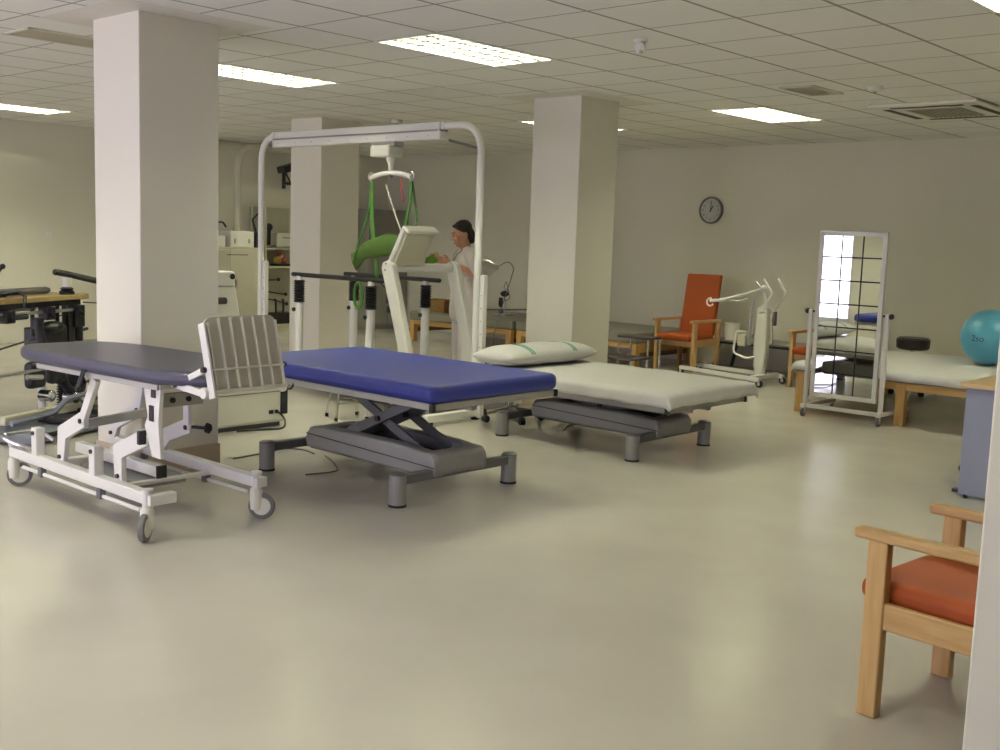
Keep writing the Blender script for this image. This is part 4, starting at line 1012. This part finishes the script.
# ------------------------------------------------------------------ white exercise machine behind the front left column
t = thing('stepper_machine', (-.8, 4.1, 0), 'white exercise machine with motor hood and black plugs behind the front left column', 'exercise machine')
q = MB(); q.prism([(3.76, .035), (3.76, .34), (3.85, .42), (4.2, .43), (4.45, .3), (4.45, .035)], 'yz', -1.25, -.28); bd = build('motor_hood', q, white_plastic, t, .03, 3)
q = MB(); q.bb(-1.25, -.3, 3.752, 3.757, .285, .29); build('seam', q, dark_metal, bd, smooth=0)
q = MB(); q.bb(-1.22, -.3, 3.8, 4.42, .0, .04); build('base', q, dark_metal, t, .006)
q = MB(); q.bb(-.33, -.265, 3.745, 3.79, .1, .3); build('corner_bumper', q, rubber, t, .008)
q = MB(); q.bb(-.44, -.4, 3.75, 3.765, .11, .14); q.cyl((-.37, 3.745, .125), (-.37, 3.77, .125), .016); build('power_socket', q, black_plastic, bd, .002)
q = MB(); q.prism([(-1.0, .4), (-.62, .4), (-.70, .9), (-.76, 1.24), (-.98, 1.24), (-1.0, 1.1)], 'xz', 3.77, 3.9); up2 = build('upright', q, white_plastic, t, .02, 3)
q = MB(); q.bb(-1.15, -.76, 3.75, 3.87, 1.12, 1.24); build('top_arm', q, white_plastic, up2, .02, 3)
q = MB(); q.cyl((-.79, 3.745, 1.2), (-.79, 3.77, 1.2), .022); build('arm_plug', q, black_plastic, up2)
for z in (1.02, .86, .7):
    q = MB(); q.cyl((-1.03, 3.72, z), (-.87, 3.72, z), .026); build('grip', q, black_plastic, t)
q = MB(); q.cyl((-1.0, 3.74, .42), (-1.0, 3.78, 1.14), .025); build('grip_post', q, white_metal, t)

def cable(pts, r, m, lb):
    q = MB(); q.tube(fillet(pts, .08, 4), r, 6); tag(build('power_cable', q, m, None, loc=pts[0]), lb, 'cable')
cable([(-.37, 3.733, .125), (-.33, 3.7, .08), (-.38, 3.62, .008), (-.55, 3.7, .006), (-.75, 3.74, .006)], .008, black_plastic, 'black power cable hanging from the white exercise machine')
cable([(-1.35, 2.9, .006), (-1.0, 2.95, .006), (-.85, 3.0, .006), (-.78, 2.85, .006), (-.82, 2.7, .006)], .005, dark_metal, 'thin grey cable on the floor beside the front left column')
cable([(-1.28, 2.2, .006), (-1.05, 2.15, .006), (-.95, 2.3, .006), (-.88, 2.42, .006), (-.8, 2.6, .006)], .005, dark_metal, 'thin grey cable trailing under the royal blue table')
cable([(1.35, 2.2, .006), (1.6, 2.35, .006), (1.9, 2.3, .006), (1.75, 2.1, .006), (1.6, 2.0, .13)], .005, dark_metal, 'thin grey cable trailing under the white bed')

# ------------------------------------------------------------------ left: hand therapy table and leg exerciser
OR = V((-1.14, 5.26, 0)); DX = V((-.9, -.44, 0)).normalized(); NY = V((-.44, .9, 0)).normalized()
MT = Matrix((DX, NY, V((0, 0, 1)))).transposed().to_4x4(); MT.translation = OR
# local: x runs left along the near edge, y away from the camera
t = thing('therapy_table', OR + DX * .8 + NY * .3, 'hand therapy table with wooden top and black clamps at the left edge', 'therapy table')
def TP(n, q, m, par=None, **k): q.xf(MT); return build(n, q, m, par or t, **k)
q = MB(); q.prism(rounded_poly(0, 1.7, 0, .75, .04), 'xy', .945, .985); TP('table_top', q, wood('table_top_wood', 'a18a58', 'b39d6b', .4, 0), bevel=.006)
q = MB(); q.bb(.08, 1.65, .04, .71, .9, .945); TP('apron', q, black_plastic, bevel=.004)
q = MB(); q.bb(.1, 1.6, .02, .05, .85, .875); q.bb(.1, 1.6, .3, .33, .85, .875); TP('steel_rail', q, steel, bevel=.003)
for x in (.17, .47, 1.3):
    q = MB(); q.cyl((x, .12, .0), (x, .12, .9), .03); lg = TP('leg', q, white_metal)
    if x != .47:
        q = MB(); prof = []
        for k in range(12): z = .02 + k * .022; prof += [(.06, z), (.085, z + .011)]
        q.lathe(prof, (x + .02, .1, 0), seg=18); TP('bellows', q, rubber, lg)
        q = MB(); q.lathe([(.1, 0), (.1, .02), (.06, .03)], (x + .02, .1, 0), seg=18); TP('foot_plate', q, dark_metal, lg)
for x in (.14, .5, .95):
    q = MB(); q.bb(x - .05, x + .05, -.01, .08, .80, .9); q.cyl((x, .0, .85), (x + .02, -.05, .82), .012); TP('clamp', q, black_plastic, bevel=.008)
for x in (.65, .36, .28):
    q = MB(); q.cyl((x, .05, .68), (x, .05, .92), .016, seg=10); TP('hanging_rod', q, black_plastic)
q = MB(); q.bb(.3, .62, .0, .16, .58, .74); q.sph(((.46), .02, .74), (.13, .07, .05), 12); TP('motor_block', q, black_plastic, bevel=.03, segs=3)
q = MB(); q.bb(.18, .26, .02, .09, .56, .86); TP('clamp_column', q, black_plastic, bevel=.008)
q = MB(); q.cyl((.1, .05, .60), (.1, .05, .74), .035); q.cyl((.1, .05, .68), (.02, .02, .7), .012); q.bb(.08, .2, .0, .1, .72, .86); TP('adjuster', q, black_plastic, bevel=.006)
q = MB(); q.tube([(.75, .02, .84), (1.2, .02, .84), (1.6, .02, .85)], .022, 8); TP('grip_bar', q, black_plastic)
q = MB(); q.tube([(.43, .06, .80), (.3, .04, .83), (.1, .0, .80)], .006, 6); q.tube([(.1, .0, .92), (-.15, .05, .9), (-.3, .1, .92)], .006, 6); q.tube([(1.7, .0, .5), (1.0, .02, .62), (.62, .05, .66)], .007, 6); TP('wire', q, black_plastic)
# devices resting on the top
t = thing('arm_rest', MT @ V((.2, .08, .985)), 'black padded arm rest on a white post on the therapy table', 'arm rest')
q = MB(); q.lathe([(.06, .985), (.06, 1.01), (.04, 1.02), (.055, 1.03), (.035, 1.045)], (.2, .08, 0), seg=18); TP('base', q, black_plastic)
q = MB(); q.cyl((.2, .08, 1.04), (.2, .08, 1.12), .035); TP('post', q, white_metal)
q = MB(); q.tube([(.28, .12, 1.165), (.2, .08, 1.15), (-.02, -.06, 1.09), (-.16, -.15, 1.06)], .026, 10); q.sph((.28, .12, 1.165), .027, 10); TP('pad', q, black_plastic)
t = thing('forearm_roller', MT @ V((.95, .2, .985)), 'long dark roller lying on the therapy table', 'roller')
q = MB(); q.tube([(.27, .2, 1.018), (.3, .2, 1.018), (1.5, .16, 1.018)], [.02, .028, .028], 12); TP('roller', q, dark_metal)
q = MB(); q.bb(.84, .9, .12, .24, .987, .995); q.tube([(.86, .14, 1.01), (.82, .03, 1.03), (.84, -.045, 1.0), (.86, -.055, .92)], .013, 8); TP('clamp', q, black_plastic)
MTC = MT.copy(); MT = MT @ Matrix.Translation((-.12, -.06, 0))
t = thing('wrist_crank', MT @ V((1.15, .41, .987)), 'wooden wrist crank with a bent black handle on the therapy table', 'crank')
q = MB(); q.bb(1.02, 1.3, .33, .5, .987, 1.13); q.bb(1.0, 1.08, .32, .51, 1.09, 1.16); TP('housing', q, pine, bevel=.008)
q = MB(); q.tube(fillet([(1.03, .38, 1.12), (.9, .36, 1.12), (.84, .35, 1.17), (.81, .35, 1.2)], .02, 3), .011, 8); q.sph((.80, .35, 1.21), .022, 10); q.cyl((1.0, .38, 1.12), (1.05, .38, 1.12), .035); TP('handle', q, black_plastic)

MT = MTC
MT = MT @ Matrix.Translation((0, -.12, 0))
t = thing('leg_exerciser', MT @ V((.7, -.15, 0)), 'black and chrome leg exerciser on a grey platform left of the tilt table', 'exercise machine')
q = MB(); q.bb(.32, 1.5, -.5, -.02, .02, .09); pf = TP('platform', q, mat('blue_grey_platform', '70757f', .45), bevel=.012)
q = MB(); q.bb(.35, 1.45, -.505, -.49, .05, .085); q.bb(.3, .75, -.42, -.1, .09, .105); TP('rubber_strip', q, rubber, pf, bevel=.002)
q = MB(); q.tube(fillet([(.8, .0, .83), (.79, -.02, .66), (.75, -.05, .56), (.68, -.1, .38), (.55, -.12, .22), (.42, -.1, .26), (.42, -.08, .4)], .1, 5), .036, 10); TP('swing_arm', q, black_plastic)
q = MB(); q.cyl((.8, .0, .76), (.8, .0, .84), .045); TP('pivot_sleeve', q, black_plastic)
for x, z0, z1 in ((.72, .34, .53), (.95, .33, .53), (.5, .3, .44)):
    q = MB(); q.bb(x - .08, x + .09, -.14, -.05, z0, z1); TP('leg_pad', q, black_plastic, bevel=.035, segs=4)
q = MB(); q.tube([(1.5, -.12, .46), (.3, -.16, .485)], .012, 8); q.tube([(1.1, -.14, .43), (.98, -.18, .42)], .02, 8); TP('support_bar', q, steel)
for x, z in ((.9, .27), (.62, .22), (.47, .36)):
    q = MB(); q.cyl((x, -.2, z), (x, -.1, z), .045, seg=18); q.sph((x, -.2, z), (.04, .015, .04), 12); TP('chrome_weight', q, chrome, bevel=.006)
q = MB(); q.tube(fillet([(1.4, -.25, .14), (.95, -.25, .15), (.8, -.25, .24), (.55, -.25, .25), (.45, -.25, .2)], .05, 4), .02, 8); TP('foot_lever', q, mat('blue_grey_steel', '80859a', .35, .4))
for x in (.95, .5):
    q = MB(); q.bb(x - .09, x + .12, -.45, -.2, .1, .14); fp = TP('foot_plate', q, black_plastic, bevel=.008)
    q = MB(); q.tube([(x - .08, -.46, .1), (x - .11, -.46, .2), (x - .1, -.4, .26)], .012, 8); TP('heel_strap', q, black_plastic, fp)
q = MB(); q.bb(.35, 1.4, -.2, -.14, .12, .18); TP('cross_frame', q, cream_plastic, bevel=.006)

# ------------------------------------------------------------------ far left background
t = thing('storage_cabinet', (3.3, 10.1, 0), 'pale grey cabinet standing behind the lift gantry post', 'cabinet')
q = MB(); q.bb(2.7, 3.8, 9.8, 10.35, 0, 1.3); build('carcass', q, mat('pale_grey_laminate', 'a8a48f', .45), t, .006)
for x in (2.72, 3.255):
    q = MB(); q.bb(x, x + .53, 9.785, 9.8, .06, 1.27); d_ = build('door', q, mat('pale_grey_door', 'b0ac98', .45), t, .003)
    q = MB(); q.bb(x + (.44 if x < 3 else .08), x + (.46 if x < 3 else .1), 9.765, 9.785, .7, .85); build('handle', q, steel, d_)
q = MB(); q.bb(3.2, 3.55, 9.783, 9.786, 1.19, 1.205); build('name_strip', q, dark_metal, t)
t = thing('equipment_box', (3.45, 10.0, 1.3), 'white equipment box with clips on the pale grey cabinet', 'box')
q = MB(); q.bb(3.32, 3.72, 9.88, 10.2, 1.3, 1.53); build('case', q, white_plastic, t, .01)
q = MB()
for x in (3.38, 3.62): q.bb(x, x + .03, 9.87, 9.885, 1.36, 1.42)
build('clip', q, steel, t)
t = thing('equipment_box', (3.1, 10.0, 1.3), 'lower white case with curved black lever on the pale grey cabinet', 'box')
q = MB(); q.bb(2.9, 3.24, 9.88, 10.2, 1.3, 1.46); build('case', q, white_plastic, t, .01)
q = MB(); q.tube(fillet([(2.95, 9.9, 1.46), (3.0, 9.9, 1.6), (3.2, 9.9, 1.66), (3.26, 9.9, 1.58)], .06, 4), .014, 8); build('lever', q, black_plastic, t)
t = thing('black_device', (3.72, 9.9, 1.3), 'black device with a raised arm at the right end of the grey cabinet', 'device')
q = MB(); q.bb(3.74, 3.98, 9.85, 10.1, 1.3, 1.5) if False else q.bb(3.73, 3.8, 9.82, 10.1, 1.3, 1.52); build('body', q, black_plastic, t, .01)
q = MB(); q.tube([(3.76, 9.9, 1.52), (3.7, 9.9, 1.7), (3.8, 9.88, 1.8)], .014, 8); build('arm', q, black_plastic, t)
# pipes rising from the cabinet and bending under the ceiling
t = thing('ventilation_pipe', (3.55, 10.05, 1.53), 'pale pipe rising from the white box and bending under the ceiling', 'pipe')
q = MB(); q.tube(fillet([(3.55, 10.05, 1.53), (3.55, 10.05, 2.72), (4.6, 10.05, 2.74)], .3, 8), .05, 14); build('pipe_run', q, cream_plastic, t)
q = MB(); q.cyl((3.55, 10.05, 1.53), (3.55, 10.05, 1.57), .07); build('collar', q, cream_plastic, t)
t = thing('ventilation_pipe', (3.0, 10.3, 1.3), 'second pale pipe bending under the ceiling, mostly hidden by the column', 'pipe')
q = MB(); q.tube(fillet([(2.85, 10.28, 1.3), (2.85, 10.28, 2.76), (4.6, 10.28, 2.76)], .4, 8), .045, 14); build('pipe_run', q, cream_plastic, t)
q = MB(); q.cyl((2.85, 10.28, 1.3), (2.85, 10.28, 1.34), .065); build('collar', q, cream_plastic, t)
# open white shelving with small equipment
SX0, SX1, SY0, SY1 = 4.25, 4.95, 10.35, 10.7
t = thing('shelving_unit', (4.6, 10.5, 0), 'open cream shelving with small equipment left of the back column', 'shelves')
q = MB()
for x in (SX0, SX1):
    for y in (SY0, SY1): q.bb(x - .015, x + .015, y - .015, y + .015, 0, 1.9)
build('post', q, cream_plastic, t, .003)
for z in (.12, 1.0, 1.28):
    q = MB(); q.bb(SX0, SX1, SY0, SY1, z - .015, z + .015); build('shelf', q, cream_plastic, t, .003)
q = MB(); q.bb(SX0, SX1, SY1 - .01, SY1, .135, 1.9); build('back_panel', q, mat('back_panel', 'b2b09c', .6), t)
q = MB(); q.bb(SX0 + .02, SX1 - .02, SY0, SY0 + .02, .0, .1); build('plinth', q, cream_plastic, t)
t = thing('projector', (4.68, 10.5, 1.295), 'cream projector box on the top shelf of the open shelving', 'projector')
q = MB(); q.bb(4.5, 4.92, 10.4, 10.65, 1.3, 1.52); build('case', q, white_plastic, t, .02, 3)
q = MB(); q.bb(4.6, 4.85, 10.392, 10.402, 1.44, 1.455); build('slot', q, dark_metal, t)
t = thing('black_grip', (4.38, 10.45, 1.295), 'tall black hand grip on the top shelf of the open shelving', 'grip')
q = MB(); q.cyl((4.38, 10.45, 1.3), (4.38, 10.45, 1.6), .03); q.sph((4.38, 10.45, 1.6), .06, 12); build('grip', q, black_plastic, t)
q = MB(); q.bb(4.3, 4.46, 10.38, 10.52, 1.297, 1.33); build('base', q, dark_metal, t, .004)
t = thing('toy', (4.62, 10.48, 1.015), 'small red and yellow toy on the middle shelf of the open shelving', 'toy')
q = MB(); q.sph((4.56, 10.47, 1.11), .06, 12); build('yellow_ball', q, mat('yellow_plastic', 'b39a3a', .4), t)
q = MB(); q.lathe([(.07, 0), (.06, .03), (.03, .06), (0, .07)], (4.62, 10.47, 1.15)); q.sph((4.68, 10.47, 1.1), .05, 12); build('red_cap', q, mat('red_plastic', 'a5432f', .4), t)
q = MB(); q.bb(4.48, 4.78, 10.42, 10.55, 1.017, 1.05); build('base', q, black_plastic, t, .004)
for k, (z, x0, lb) in enumerate(((.82, 4.36, 'upper bent grey tool hanging on the shelf back'), (.62, 4.5, 'middle long black tool hanging on the shelf back'), (.5, 4.52, 'lowest long black tool hanging on the shelf back'))):
    t = thing('hanging_tool', (x0, 10.68, z), lb, 'tool')
    q = MB(); q.tube([(x0, 10.67, z), (x0 + .18, 10.66, z - .03), (x0 + .34, 10.66, z - .02 - .03 * k)], .011, 6); build('shaft', q, dark_metal if k == 0 else black_plastic, t)
    q = MB(); q.sph((x0 + .36, 10.66, z - .02 - .03 * k), .028, 10); build('knob', q, black_plastic, t)
t = thing('black_case', (4.62, 10.5, .135), 'black case with two upright pins on the bottom shelf of the open shelving', 'case')
q = MB(); q.bb(4.38, 4.86, 10.38, 10.62, .137, .3); build('case', q, black_plastic, t, .01)
for x in (4.52, 4.66):
    q = MB(); q.cyl((x, 10.45, .3), (x, 10.45, .5), .016); q.sph((x - .015, 10.45, .5), .024, 8); build('pin', q, black_plastic, t)
# wall speaker bracket high on the far wall
t = thing('wall_speaker', (4.85, Y1, 2.45), 'black box on a triangular bracket high on the wall left of the back column', 'speaker')
q = MB(); q.box((4.84, 10.5, 2.53), (.44, .2, .1), (0, -.3, 0)); build('cabinet', q, black_plastic, t, .01)
q = MB(); q.tube([(4.72, 10.52, 2.46), (4.85, 10.55, 2.28), (5.0, 10.52, 2.5)], .016, 8); q.tube([(4.68, 10.52, 2.27), (4.85, 10.55, 2.27), (4.85, 10.74, 2.3)], .02, 8); q.tube([(4.86, 10.74, 2.2), (4.86, 10.74, 2.5)], .03, 8); build('bracket', q, black_plastic, t)
# tall grey locker in the far corner
t = thing('tall_locker', (6.6, 10.45, 0), 'tall grey locker in the far corner behind the sling', 'locker')
q = MB(); q.bb(6.15, 7.0, 10.2, 10.73, 0, 1.95); build('carcass', q, mat('locker_grey', '8a887e', .5), t, .006)
for x in (6.17, 6.585):
    q = MB(); q.bb(x, x + .405, 10.185, 10.2, .08, 1.93); d_ = build('door', q, mat('locker_door_grey', '86847b', .5), t, .003)
    q = MB(); q.bb(x + .3, x + .33, 10.165, 10.185, .95, 1.1); build('handle', q, dark_metal, d_)
